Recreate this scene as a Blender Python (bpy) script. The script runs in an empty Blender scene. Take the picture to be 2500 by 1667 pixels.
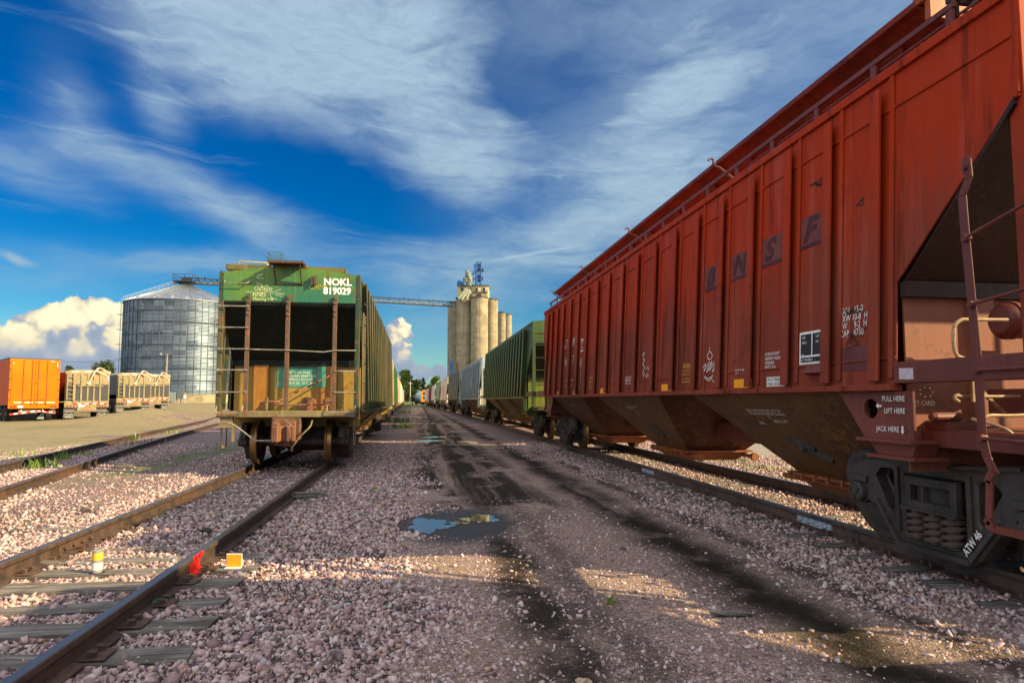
import bpy, bmesh, math, random
import numpy as np
from mathutils import Vector, Matrix, Euler
R_ = math.radians
random.seed(7); rng = np.random.default_rng(11)
scene = bpy.context.scene
COL = scene.collection
RAIL = 0.18          # rail top above ballast

# ------------------------------------------------------------------ camera
cam = bpy.data.cameras.new("camera"); cam.sensor_width = 36.0; cam.lens = 36*1550/2500.0
cam.shift_y = 0.01424; cam.clip_start = 0.05; cam.clip_end = 6000
camo = bpy.data.objects.new("camera", cam); COL.objects.link(camo)
camo.location = (0, 0, 1.53); camo.rotation_euler = (R_(94.0), 0, -R_(8.2594))
scene.camera = camo
# ------------------------------------------------------------------ render settings
scene.render.engine = 'CYCLES'
scene.cycles.use_adaptive_sampling = True
scene.cycles.adaptive_threshold = 0.012
scene.cycles.use_denoising = True
scene.cycles.max_bounces = 6; scene.cycles.diffuse_bounces = 3; scene.cycles.glossy_bounces = 3
scene.cycles.transparent_max_bounces = 6
vs = scene.view_settings
vs.view_transform = 'Standard'; vs.look = 'None'; vs.gamma = 1.0; vs.exposure = 1.12
# ------------------------------------------------------------------ sun
SUN_EL, SUN_AZ = 30.0, 117.0           # azimuth clockwise from +Y: low sun behind the camera's right shoulder
sd = Vector((math.sin(R_(SUN_AZ))*math.cos(R_(SUN_EL)), math.cos(R_(SUN_AZ))*math.cos(R_(SUN_EL)), math.sin(R_(SUN_EL))))
sun = bpy.data.lights.new("sun", 'SUN'); sun.energy = 5.0; sun.angle = R_(0.5); sun.color = (1.0, 0.77, 0.41)
suno = bpy.data.objects.new("sun", sun); COL.objects.link(suno)
suno.rotation_euler = sd.to_track_quat('Z', 'Y').to_euler(); suno.location = (60, -40, 60)

# ------------------------------------------------------------------ node helper
class NT:
    def __init__(s, tree): s.t = tree; s.L = tree.links
    def put(s, sock, v):
        if v is None: return
        if isinstance(v, bpy.types.NodeSocket): s.L.new(v, sock)
        else:
            if isinstance(v, (tuple, list)) and len(v) == 3 and sock.type == 'RGBA': v = (*v, 1)
            sock.default_value = v
    def node(s, typ, **kw):
        n = s.t.nodes.new(typ)
        for k, v in kw.items(): setattr(n, k, v)
        return n
    def m(s, op, a, b=None, c=None, clamp=False):
        n = s.node('ShaderNodeMath', operation=op, use_clamp=clamp)
        s.put(n.inputs[0], a); s.put(n.inputs[1], b); s.put(n.inputs[2], c); return n.outputs[0]
    def vm(s, op, a, b=None, out=0):
        n = s.node('ShaderNodeVectorMath', operation=op); s.put(n.inputs[0], a); s.put(n.inputs[1], b); return n.outputs[out]
    def mix(s, f, a, b, mode='MIX'):
        n = s.node('ShaderNodeMix', data_type='RGBA', blend_type=mode); n.clamp_factor = True
        s.put(n.inputs[0], f); s.put(n.inputs[6], a); s.put(n.inputs[7], b); return n.outputs[2]
    def noise(s, v, scale=1.0, detail=4.0, rough=0.55, dist=0.0, out=0):
        n = s.node('ShaderNodeTexNoise'); s.put(n.inputs['Vector'], v)
        n.inputs['Scale'].default_value = scale; n.inputs['Detail'].default_value = detail
        n.inputs['Roughness'].default_value = rough; n.inputs['Distortion'].default_value = dist; return n.outputs[out]
    def vor(s, v, scale=1.0, feature='F1', out='Color', rnd=1.0):
        n = s.node('ShaderNodeTexVoronoi', feature=feature); s.put(n.inputs['Vector'], v)
        n.inputs['Scale'].default_value = scale; n.inputs['Randomness'].default_value = rnd; return n.outputs[out]
    def map(s, v, scale=(1,1,1), loc=(0,0,0), rot=(0,0,0), typ='POINT'):
        n = s.node('ShaderNodeMapping', vector_type=typ); s.put(n.inputs[0], v)
        n.inputs['Location'].default_value = loc; n.inputs['Rotation'].default_value = rot; n.inputs['Scale'].default_value = scale; return n.outputs[0]
    def ss(s, v, a, b, lo=0.0, hi=1.0):
        n = s.node('ShaderNodeMapRange', interpolation_type='SMOOTHSTEP'); s.put(n.inputs[0], v)
        n.inputs[1].default_value = a; n.inputs[2].default_value = b; n.inputs[3].default_value = lo; n.inputs[4].default_value = hi; return n.outputs[0]
    def ramp(s, f, stops):
        n = s.node('ShaderNodeValToRGB'); e = n.color_ramp.elements
        while len(e) < len(stops): e.new(0.5)
        for k, (p, c) in enumerate(stops): e[k].position = p; e[k].color = (*c, 1)
        s.put(n.inputs[0], f); return n.outputs[0]
    def xyz(s, v):
        n = s.node('ShaderNodeSeparateXYZ'); s.put(n.inputs[0], v); return n.outputs
    def comb(s, x, y, z):
        n = s.node('ShaderNodeCombineXYZ'); s.put(n.inputs[0], x); s.put(n.inputs[1], y); s.put(n.inputs[2], z); return n.outputs[0]

# ------------------------------------------------------------------ world: sky, cirrus and far cumulus
def ae(px, py):        # bearing and elevation (degrees) of a point of the sky
    f = 1550.; th = R_(4.0); ps = R_(8.2594); sh = 144 - f*math.tan(th)
    F = Vector((math.sin(ps)*math.cos(th), math.cos(ps)*math.cos(th), math.sin(th)))
    Rr = Vector((math.cos(ps), -math.sin(ps), 0)); U = Rr.cross(F)
    r = F + Rr*((px-1250)/f) - U*((py-833.5-sh)/f)
    return math.degrees(math.atan2(r.x, r.y)), math.degrees(math.atan2(r.z, math.hypot(r.x, r.y)))

world = bpy.data.worlds.new("World"); scene.world = world; world.use_nodes = True
def build_world():
    t = world.node_tree; t.nodes.clear(); N = NT(t)
    out = N.node('ShaderNodeOutputWorld'); bg = N.node('ShaderNodeBackground'); bg.inputs[1].default_value = 0.10
    sky = N.node('ShaderNodeTexSky', sky_type='NISHITA'); sky.sun_disc = False
    sky.sun_elevation = R_(SUN_EL); sky.sun_rotation = R_(SUN_AZ); sky.air_density = 1.0; sky.dust_density = 0.6; sky.ozone_density = 3.0
    d = N.node('ShaderNodeTexCoord').outputs['Generated']
    d = N.vm('NORMALIZE', d)
    X, Y, Z = N.xyz(d)
    az = N.m('MULTIPLY', N.m('ARCTAN2', X, Y), 57.29578); el = N.m('MULTIPLY', N.m('ARCSINE', Z), 57.29578)
    p = N.comb(az, el, 0.0)
    # deeper, more saturated blue than the raw model
    hs = N.node('ShaderNodeHueSaturation'); hs.inputs['Saturation'].default_value = 1.5; hs.inputs['Value'].default_value = 0.82
    N.put(hs.inputs['Color'], sky.outputs[0])
    deep = N.ss(el, 2.0, 16.0)
    base = N.mix(1.0, hs.outputs[0], N.mix(deep, (0.46, 0.62, 0.62), (0.006, 0.44, 0.58)), 'MULTIPLY')
    # cirrus: streaks and veils placed on the dome
    warp = N.noise(N.map(p, (0.06, 0.10, 1)), 1.0, 4, 0.55, 0.0, 1)
    pw = N.vm('ADD', p, N.map(warp, (9, 5, 0), (-4.5, -2.5, 0)))
    def blob(px, py, a, b, rot):
        c = ae(px, py)
        q = N.map(pw, (a*1.25, b*1.25, 1), (c[0], c[1], 0), (0, 0, R_(rot)), 'TEXTURE')
        return N.ss(N.vm('LENGTH', q, None, 1), 1.0, 0.0)
    veils = [(850, 130, 19, 9.5, -20, 1.35), (480, 50, 14, 6, -18, 0.9), (1250, 290, 9, 3, -10, .45), (1330, 480, 14, 6, 4, .7), (1650, 330, 12, 10, 15, 1.0), (1820, 60, 14, 6, 8, .7),
             (1480, 560, 10, 4.5, 10, .7), (1080, 370, 9, 3.5, -20, .6), (470, 480, 11, 3.2, -12, .75), (60, 425, 7, 2.2, -20, .75), (640, 560, 8, 3, -8, .45),
             (150, 230, 4, 5, 20, .5), (400, 250, 4, 3, -50, .6), (250, 370, 9, 2.6, -8, .42), (330, 640, 12, 1.4, -3, .5), (120, 670, 12, 2.2, 2, .5),
             (1000, 640, 16, 3.6, 3, .55), (1250, 700, 14, 5.0, 4, .6), (1050, 800, 9, 6, 0, .35), (900, 30, 20, 6, 0, .4), (1250, 160, 12, 12, 0, .2), (40, 632, 1.6, .5, -12, .8), (600, 660, 9, 1.6, -4, .4)]
    tot = None
    for (px, py, a, b, r, w) in veils:
        v = N.m('MULTIPLY', blob(px, py, a, b, r), w); tot = v if tot is None else N.m('ADD', tot, v)
    holes = N.m('ADD', N.m('MULTIPLY', blob(1390, 195, 10, 5.5, 20), 0.85), N.m('MULTIPLY', blob(900, 470, 10, 2.2, -14), .45))
    streak = N.noise(N.map(pw, (0.075, 0.30, 1), rot=(0, 0, R_(9))), 1.0, 5, 0.55, 0.5)
    fine = N.noise(N.map(pw, (0.35, 0.9, 1), rot=(0, 0, R_(14))), 1.0, 6, 0.6, 0.3)
    tex = N.m('ADD', N.m('MULTIPLY', streak, 1.25), N.m('MULTIPLY', fine, 0.30))
    tex = N.ss(tex, 0.40, 1.12)
    thin = N.ss(N.noise(N.map(pw, (0.05, 0.55, 1), (3, 1, 0), (0, 0, R_(6))), 1.0, 7, 0.6, 0.8), 0.52, 0.80, 0, 0.40)
    cm = N.m('MULTIPLY', N.m('SUBTRACT', tot, holes), N.m('MULTIPLY_ADD', tex, 0.66, 0.42))
    cm = N.m('MAXIMUM', N.m('ADD', cm, thin), 0.0)
    veil = N.ss(cm, 0.02, 1.15)
    veil = N.m('MULTIPLY', veil, 0.90)
    hz = N.m('MULTIPLY', N.ss(az, -4, 20), N.ss(el, 6, 14, 0, .42)); veil = N.m('MAXIMUM', veil, N.m('MULTIPLY', N.m('MULTIPLY', hz, N.m('MULTIPLY_ADD', holes, -0.6, 1.0, clamp=True)), N.ss(streak, .25, .6, .6, 1.2))); veil = N.m('MULTIPLY', veil, N.ss(N.noise(N.map(pw, (0.5, 1.6, 1), rot=(0, 0, R_(12))), 1.0, 6, .65, .5), .3, .65, .90, 1.06), clamp=True)
    ccol = N.mix(N.ss(el, 4, 30), (1.65, 2.4, 2.9), (1.95, 2.65, 3.3))
    c1 = N.mix(veil, base, ccol)
    # contrail
    a0, a1 = ae(1165, 642), ae(1455, 590)
    ang = math.degrees(math.atan2(a1[1]-a0[1], a1[0]-a0[0])); q = N.map(N.vm('ADD', p, N.map(warp, (.5, .5, 0), (-.25, -.25, 0))), (0.5*math.hypot(a1[0]-a0[0], a1[1]-a0[1]), 0.22, 1), ((a0[0]+a1[0])/2, (a0[1]+a1[1])/2, 0), (0, 0, R_(ang)), 'TEXTURE')
    tr = N.ss(N.vm('LENGTH', q, None, 1), 1.0, 0.3, 0, 0.35); c1 = N.mix(tr, c1, (2.8, 3.3, 3.9))
    # cumulus towers on the horizon
    circ = [(20, 840, 55), (90, 815, 62), (150, 800, 62), (205, 785, 60), (240, 770, 46), (228, 752, 30), (262, 790, 50), (300, 800, 60), (345, 830, 60), (60, 880, 70), (150, 875, 80), (250, 870, 80), (340, 890, 70), (115, 770, 25), (-60, 850, 60), (-40, 900, 80),
            (975, 790, 22), (968, 820, 32), (985, 808, 24), (955, 852, 34), (985, 850, 26), (965, 890, 40), (1000, 905, 30), (1030, 915, 26), (1062, 905, 20), (930, 880, 36), (1090, 925, 22), (905, 860, 30)]
    bw = N.noise(N.map(p, (1, 1, 1)), 0.55, 6, 0.62, 0.0, 1)
    b1_ = N.vor(N.vm('ADD', p, N.map(bw, (1.2, 1.2, 0))), 0.75, 'SMOOTH_F1', 'Distance'); b2_ = N.vor(N.vm('ADD', p, N.map(bw, (.8, .8, 0))), 2.0, 'SMOOTH_F1', 'Distance'); bil = N.m('ADD', N.m('MULTIPLY', b1_, .70), N.m('MULTIPLY', b2_, .26))
    pc = N.vm('ADD', p, N.map(bw, (2.6, 2.2, 0), (-1.3, -1.1, 0)))
    fld = None; lit = None
    for (px, py, r) in circ:
        c = ae(px, py); rr = ae(px, py - r)[1]-c[1]
        dd = N.m('MULTIPLY_ADD', N.vm('DISTANCE', pc, (c[0], c[1], 0), 1), -1.0/abs(rr), 1.0)
        fld = dd if fld is None else N.m('SMOOTH_MAX', fld, dd, 0.12)
        d2 = N.m('MULTIPLY_ADD', N.vm('DISTANCE', pc, (c[0]+abs(rr)*.42, c[1]+abs(rr)*.55, 0), 1), -1.0/abs(rr), 1.0)
        lit = d2 if lit is None else N.m('SMOOTH_MAX', lit, d2, 0.10)
    fld = N.m('ADD', fld, N.m('MULTIPLY_ADD', bil, -0.5, 0.18))
    mask = N.ss(fld, 0.0, 0.16)
    hor = N.m('MULTIPLY', N.ss(el, 0.1, 2.6, 0.30, 1.0), mask)
    shade = N.m('ADD', N.m('MULTIPLY', lit, 0.75), N.m('MULTIPLY_ADD', bil, -1.35, 0.66))
    shade = N.m('MULTIPLY', N.ss(shade, 0.05, 0.75), N.ss(N.m('ADD', el, N.m('MULTIPLY', bil, -2.0)), 1.4, 5.2, .12, 1))
    kcol = N.ramp(shade, [(0.0, (1.4, 1.75, 2.4)), (0.35, (2.1, 2.25, 2.6)), (0.65, (4.2, 3.7, 2.5)), (1.0, (5.4, 4.8, 3.2))])
    c2 = N.mix(N.m('MULTIPLY', hor, .96), c1, kcol)
    # pale air just above the horizon, dim below it
    c3 = N.mix(N.ss(el, 3.5, -0.5, 0, .45), c2, (1.65, 2.2, 2.9))
    c3 = N.mix(N.ss(el, -0.5, -6), c3, (1.2, 1.1, 1.0))
    # added bright cloud fill overhead and behind the camera, unseen, lifts ambient light
    over = N.m('MAXIMUM', N.ss(el, 42, 62), N.ss(N.m('ABSOLUTE', N.m('SUBTRACT', az, 8.0)), 62, 100))
    over = N.m('MULTIPLY', over, N.ss(el, -1, 6)); over = N.m('MULTIPLY', over, N.ss(N.noise(d, 1.6, 5, 0.6), 0.25, 0.55, .55, 1.0))
    c3 = N.mix(over, c3, (6.7, 6.75, 7.0))
    N.put(bg.inputs[0], c3); N.L.new(bg.outputs[0], out.inputs[0])
build_world()
world.cycles.sampling_method = 'MANUAL'; world.cycles.sample_map_resolution = 512

# ------------------------------------------------------------------ object helpers
def tag(o, label=None, cat=None, group=None, kind=None):
    if label: o['label'] = label
    if cat: o['category'] = cat
    if group: o['group'] = group
    if kind: o['kind'] = kind
    return o
def empty(name, loc=(0,0,0), rz=0.0, label=None, cat=None, group=None):
    o = bpy.data.objects.new(name, None); COL.objects.link(o); o.empty_display_size = 0.2
    o.location = loc; o.rotation_euler = (0, 0, rz); return tag(o, label, cat, group)
KIDS = {}
class MB:
    def __init__(s): s.v = []; s.f = []
    def add(s, vs_, fs):
        n = len(s.v); s.v += [tuple(q) for q in vs_]; s.f += [tuple(i+n for i in f) for f in fs]; return s
    def box(s, x0, x1, y0, y1, z0, z1):
        return s.add([(x0,y0,z0),(x1,y0,z0),(x1,y1,z0),(x0,y1,z0),(x0,y0,z1),(x1,y0,z1),(x1,y1,z1),(x0,y1,z1)],
                     [(0,3,2,1),(4,5,6,7),(0,1,5,4),(1,2,6,5),(2,3,7,6),(3,0,4,7)])
    def hexa(s, p):      # eight corners ordered like box
        return s.add(p, [(0,3,2,1),(4,5,6,7),(0,1,5,4),(1,2,6,5),(2,3,7,6),(3,0,4,7)])
    def bar(s, a, b, w, h=None, up=(0,0,1)):
        a = Vector(a); b = Vector(b); h = h or w; d = (b-a).normalized(); u = Vector(up)
        if abs(d.dot(u)) > .98: u = Vector((0,1,0)) if abs(d.y) < .9 else Vector((1,0,0))
        x = d.cross(u).normalized()*(w/2); y = x.cross(d).normalized()*(h/2)
        return s.add([a-x-y, a+x-y, a+x+y, a-x+y, b-x-y, b+x-y, b+x+y, b-x+y],
                     [(0,1,2,3),(7,6,5,4),(0,4,5,1),(1,5,6,2),(2,6,7,3),(3,7,4,0)])
    def tube(s, pts, r, n=8, cap=True):
        pts = [Vector(p) for p in pts]; rings = []; up = Vector((0.31,0.17,0.93))
        for i, p in enumerate(pts):
            d = ((pts[min(i+1, len(pts)-1)]-p).normalized() + (p-pts[max(i-1, 0)]).normalized())
            d = d.normalized() if d.length > 1e-6 else Vector((0,0,1))
            x = d.cross(up)
            if x.length < .05: x = d.cross(Vector((1,0,0)))
            x.normalize(); y = x.cross(d); rr = r[i] if isinstance(r, (list, tuple)) else r
            rings.append([p + x*(rr*math.cos(2*math.pi*k/n)) + y*(rr*math.sin(2*math.pi*k/n)) for k in range(n)])
        vs_ = [q for R in rings for q in R]; fs = []
        for i in range(len(pts)-1):
            for k in range(n):
                a = i*n+k; b = i*n+(k+1) % n; fs.append((a, a+n, b+n, b))
        if cap: fs += [tuple(range(n)), tuple(reversed([(len(pts)-1)*n+k for k in range(n)]))]
        return s.add(vs_, fs)
    def lathe(s, prof, n=24, axis='Z', c=(0,0,0), cap=False):   # prof: (radius, height)
        vs_ = []; fs = []
        for r, h in prof:
            for k in range(n):
                a = 2*math.pi*k/n; u, w = r*math.cos(a), r*math.sin(a)
                q = (u, w, h) if axis == 'Z' else ((h, u, w) if axis == 'X' else (w, h, u))
                vs_.append((q[0]+c[0], q[1]+c[1], q[2]+c[2]))
        for i in range(len(prof)-1):
            for k in range(n):
                a = i*n+k; b = i*n+(k+1) % n; fs.append((a, b, b+n, a+n))
        if cap: fs += [tuple(reversed(range(n))), tuple((len(prof)-1)*n+k for k in range(n))]
        return s.add(vs_, fs)
    def prism(s, poly, t0, t1, fn):     # poly in 2D, extruded between t0 and t1; fn(u, v, t) -> point
        n = len(poly); vs_ = [fn(u, v, t0) for u, v in poly] + [fn(u, v, t1) for u, v in poly]
        return s.add(vs_, [tuple(reversed(range(n))), tuple(range(n, 2*n))] + [(i, (i+1) % n, n+(i+1) % n, n+i) for i in range(n)])
    def quad(s, a, b, c, d): return s.add([a, b, c, d], [(0,1,2,3)])
    def build(s, name, mat=None, parent=None, smooth=False, loc=(0,0,0), bevel=0, recalc=True):
        me = bpy.data.meshes.new(name); me.from_pydata(s.v, [], s.f)
        if recalc:
            bm = bmesh.new(); bm.from_mesh(me); bmesh.ops.recalc_face_normals(bm, faces=bm.faces); bm.to_mesh(me); bm.free()
        if smooth:
            for p in me.polygons: p.use_smooth = True
            me.set_sharp_from_angle(angle=R_(40))
        me.update(); o = bpy.data.objects.new(name, me); COL.objects.link(o); o.location = loc
        if mat: me.materials.append(mat)
        if parent: o.parent = parent; KIDS.setdefault(parent.name, []).append(o)
        if bevel:
            b = o.modifiers.new('bevel', 'BEVEL'); b.width = bevel; b.segments = 1; b.limit_method = 'ANGLE'; b.angle_limit = R_(40)
        return o
def build_each(mb, name, mat, parent, gap=.004, **k):
    """one object for every piece of the mesh that stands apart from the others"""
    n = len(mb.v); par = list(range(n))
    def find(i):
        while par[i] != i: par[i] = par[par[i]]; i = par[i]
        return i
    for f in mb.f:
        for q in f[1:]: par[find(q)] = find(f[0])
    isl = {}
    for i in range(n): isl.setdefault(find(i), []).append(i)
    boxes = []
    for idx in isl.values():
        c = np.array([mb.v[i] for i in idx]); boxes.append([c.min(0)-gap, c.max(0)+gap, set(idx)])
    merged = True
    while merged:
        merged = False
        for a in range(len(boxes)):
            for b in range(a+1, len(boxes)):
                if (boxes[a][0] <= boxes[b][1]).all() and (boxes[b][0] <= boxes[a][1]).all():
                    boxes[a] = [np.minimum(boxes[a][0], boxes[b][0]), np.maximum(boxes[a][1], boxes[b][1]), boxes[a][2] | boxes[b][2]]; boxes.pop(b); merged = True; break
            if merged: break
    out = []
    for _, _, idx in boxes:
        idx = sorted(idx); mp = {v: i for i, v in enumerate(idx)}; m2 = MB(); m2.v = [mb.v[i] for i in idx]; m2.f = [tuple(mp[i] for i in f) for f in mb.f if f[0] in mp]; out.append(m2.build(name, mat, parent, **k))
    return out
def copy_tree(o, parent=None, link=True):
    c = o.copy(); COL.objects.link(c); c.parent = parent
    for ch in KIDS.get(o.name, []): KIDS.setdefault(c.name, []).append(copy_tree(ch, c))
    return c
def plate_mesh(outline, holes, thick, bevel=0.0):
    """flat plate with holes, in the local XY plane, centred on z = 0"""
    cu = bpy.data.curves.new('plate', 'CURVE'); cu.dimensions = '2D'; cu.fill_mode = 'BOTH'
    cu.extrude = thick/2 - bevel; cu.bevel_depth = bevel; cu.bevel_resolution = 0
    for pts in [outline] + holes:
        sp = cu.splines.new('POLY'); sp.points.add(len(pts)-1); sp.use_cyclic_u = True
        for q, (u, v) in zip(sp.points, pts): q.co = (u, v, 0, 1)
    ob = bpy.data.objects.new('plate', cu); me = bpy.data.meshes.new_from_object(ob)
    bpy.data.objects.remove(ob); bpy.data.curves.remove(cu); return me
def text_mesh(body, size, align='LEFT', bold=0.0, sx=1.0, line=0.95):
    cu = bpy.data.curves.new('text', 'FONT'); cu.body = body; cu.size = size; cu.align_x = align; cu.offset = bold; cu.space_line = line
    cu.resolution_u = 3
    ob = bpy.data.objects.new('text', cu); me = bpy.data.meshes.new_from_object(ob)
    bpy.data.objects.remove(ob); bpy.data.curves.remove(cu)
    co = np.empty(len(me.vertices)*3, 'f'); me.vertices.foreach_get('co', co); co = co.reshape(-1, 3)
    fs = [tuple(p.vertices) for p in me.polygons]; bpy.data.meshes.remove(me)
    co[:, 0] *= sx
    return co, fs
def merge_into(mb, me, fn):
    mb.add([fn(v.co) for v in me.vertices], [tuple(p.vertices) for p in me.polygons])
def scribble(pts, w):
    """flat ribbon through 2-D points -> verts2d, faces"""
    vs_, fs = [], []
    for i, (x, y) in enumerate(pts):
        a = pts[max(i-1, 0)]; b = pts[min(i+1, len(pts)-1)]; dx, dy = b[0]-a[0], b[1]-a[1]; l = math.hypot(dx, dy) or 1
        ww = w*(0.6+0.5*random.random())/2
        vs_ += [(x-dy/l*ww, y+dx/l*ww), (x+dy/l*ww, y-dx/l*ww)]
        if i: k = 2*i; fs.append((k-2, k-1, k+1, k))
    return vs_, fs
def smooth_pts(pts, n=6):
    out = []
    for i in range(len(pts)-1):
        p0 = pts[max(i-1, 0)]; p1 = pts[i]; p2 = pts[i+1]; p3 = pts[min(i+2, len(pts)-1)]
        for k in range(n):
            t = k/n
            out.append(tuple(0.5*((2*p1[j]) + (-p0[j]+p2[j])*t + (2*p0[j]-5*p1[j]+4*p2[j]-p3[j])*t*t + (-p0[j]+3*p1[j]-3*p2[j]+p3[j])*t**3) for j in range(len(p1))))
    out.append(tuple(pts[-1])); return out
# ------------------------------------------------------------------ materials
MATS = {}
def newmat(name):
    m = bpy.data.materials.new(name); m.use_nodes = True; t = m.node_tree; t.nodes.clear(); N = NT(t)
    out = N.node('ShaderNodeOutputMaterial'); b = N.node('ShaderNodeBsdfPrincipled'); N.L.new(b.outputs[0], out.inputs[0])
    return m, N, b
def bump(N, b, h, s, d=0.02):
    n = N.node('ShaderNodeBump'); n.inputs['Strength'].default_value = s; n.inputs['Distance'].default_value = d
    N.put(n.inputs['Height'], h); N.L.new(n.outputs[0], b.inputs['Normal'])
def paint(name, c, c2=None, rough=0.5, streak=0.5, rust=0.25, rustc=(0.16, 0.055, 0.018), grime=0.35, grimec=(0.05, 0.035, 0.022), metal=0.0, seed=0.0, sscale=1.0, specks=0.0, spec=0.4, wash=None):
    if name in MATS: return MATS[name]
    m, N, b = newmat(name); MATS[name] = m
    P = N.vm('ADD', N.node('ShaderNodeTexCoord').outputs['Object'], (seed*3.1, seed*7.7, seed*1.3))
    c2 = c2 or tuple(x*0.72 for x in c)
    col = N.mix(N.ss(N.noise(P, 0.55*sscale, 5, 0.6, 0.4), 0.38, 0.64), c, c2)
    if wash:      # cleaner rain-washed paint with a ragged lower edge
        Zw = N.xyz(P)[2]; dr = N.noise(N.map(P, (3.5, 3.5, .30)), 1.0, 5, .65); zz = N.m('ADD', Zw, N.m('ADD', N.m('MULTIPLY_ADD', dr, 2.2, -1.1), N.m('MULTIPLY_ADD', N.noise(P, .9, 4, .6), 1.6, -.8)))
        col = N.mix(N.ss(zz, wash[1], wash[2]), col, wash[0])
    st = N.noise(N.map(P, (5.5*sscale, 5.5*sscale, 0.28)), 1.0, 5, 0.65)
    col = N.mix(N.ss(st, 0.52, 0.66, 0, streak), col, tuple(min(1, x*1.5+0.02) for x in c))
    st2 = N.noise(N.map(P, (7.0*sscale, 7.0*sscale, 0.22), (4, 2, 9)), 1.0, 5, 0.7)
    col = N.mix(N.ss(st2, 0.50, 0.74, 0, grime), col, grimec)
    big = N.noise(P, 1.1*sscale, 3, 0.6)
    sp = N.noise(P, 9.0*sscale, 7, 0.72)
    rm = N.m('MULTIPLY', N.ss(N.m('MULTIPLY_ADD', big, 0.35, sp), 0.72, 0.82), rust*2, clamp=True)
    col = N.mix(rm, col, N.mix(N.noise(P, 22, 3), tuple(x*0.5 for x in rustc), tuple(x*1.5 for x in rustc)))
    if specks:
        vd = N.vor(P, 34, 'F1', 'Distance'); col = N.mix(N.m('MULTIPLY', N.ss(vd, 0.14, 0.08), N.ss(N.noise(P, 1.6, 3), 0.45, 0.62, 0, specks)), col, (0.55, 0.5, 0.42))
    N.put(b.inputs['Base Color'], col); b.inputs['Metallic'].default_value = metal
    b.inputs['Specular IOR Level'].default_value = spec
    N.put(b.inputs['Roughness'], N.m('ADD', rough-0.1, N.m('MULTIPLY', st, 0.2)))
    bump(N, b, N.m('ADD', N.m('MULTIPLY', sp, 0.4), N.m('MULTIPLY', N.noise(P, 1.7, 2), 1.2)), 0.25, 0.012)
    return m
def flat(name, c, rough=0.6, metal=0.0, var=0.25, scale=8.0, emit=None, spec=0.4):
    if name in MATS: return MATS[name]
    m, N, b = newmat(name); MATS[name] = m; P = N.node('ShaderNodeTexCoord').outputs['Object']
    f = N.noise(P, scale, 5, 0.65)
    N.put(b.inputs['Base Color'], N.mix(N.ss(f, 0.3, 0.7), tuple(x*(1-var) for x in c), tuple(min(1, x*(1+var)) for x in c)))
    b.inputs['Roughness'].default_value = rough; b.inputs['Metallic'].default_value = metal; b.inputs['Specular IOR Level'].default_value = spec
    return m
WHITE = lambda: flat('stencil white', (0.75, 0.74, 0.70), 0.6, var=0.12, scale=14)
YELL = lambda: flat('stencil yellow', (0.62, 0.40, 0.03), 0.6)
AMBER = lambda: flat('amber reflector', (0.85, 0.34, 0.015), 0.35, var=0.12, scale=60)
STEEL = lambda: paint('dark truck steel', (0.055, 0.047, 0.043), (0.019, 0.016, 0.015), 0.62, 0.2, 0.35, (0.10, 0.045, 0.02), 0.4, (0.012, 0.010, 0.009), sscale=4.0, specks=0.35)
RUSTY = lambda: paint('rusty cast steel', (0.20, 0.085, 0.045), (0.11, 0.055, 0.032), 0.65, 0.3, 0.5, (0.30, 0.11, 0.03), 0.3, sscale=4.0)
TREAD = lambda: flat('worn wheel tread', (0.16, 0.085, 0.028), 0.36, 0.65, 0.45, 3.5)
BLACK = lambda: flat('near black rubber', (0.012, 0.011, 0.011), 0.7)

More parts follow.
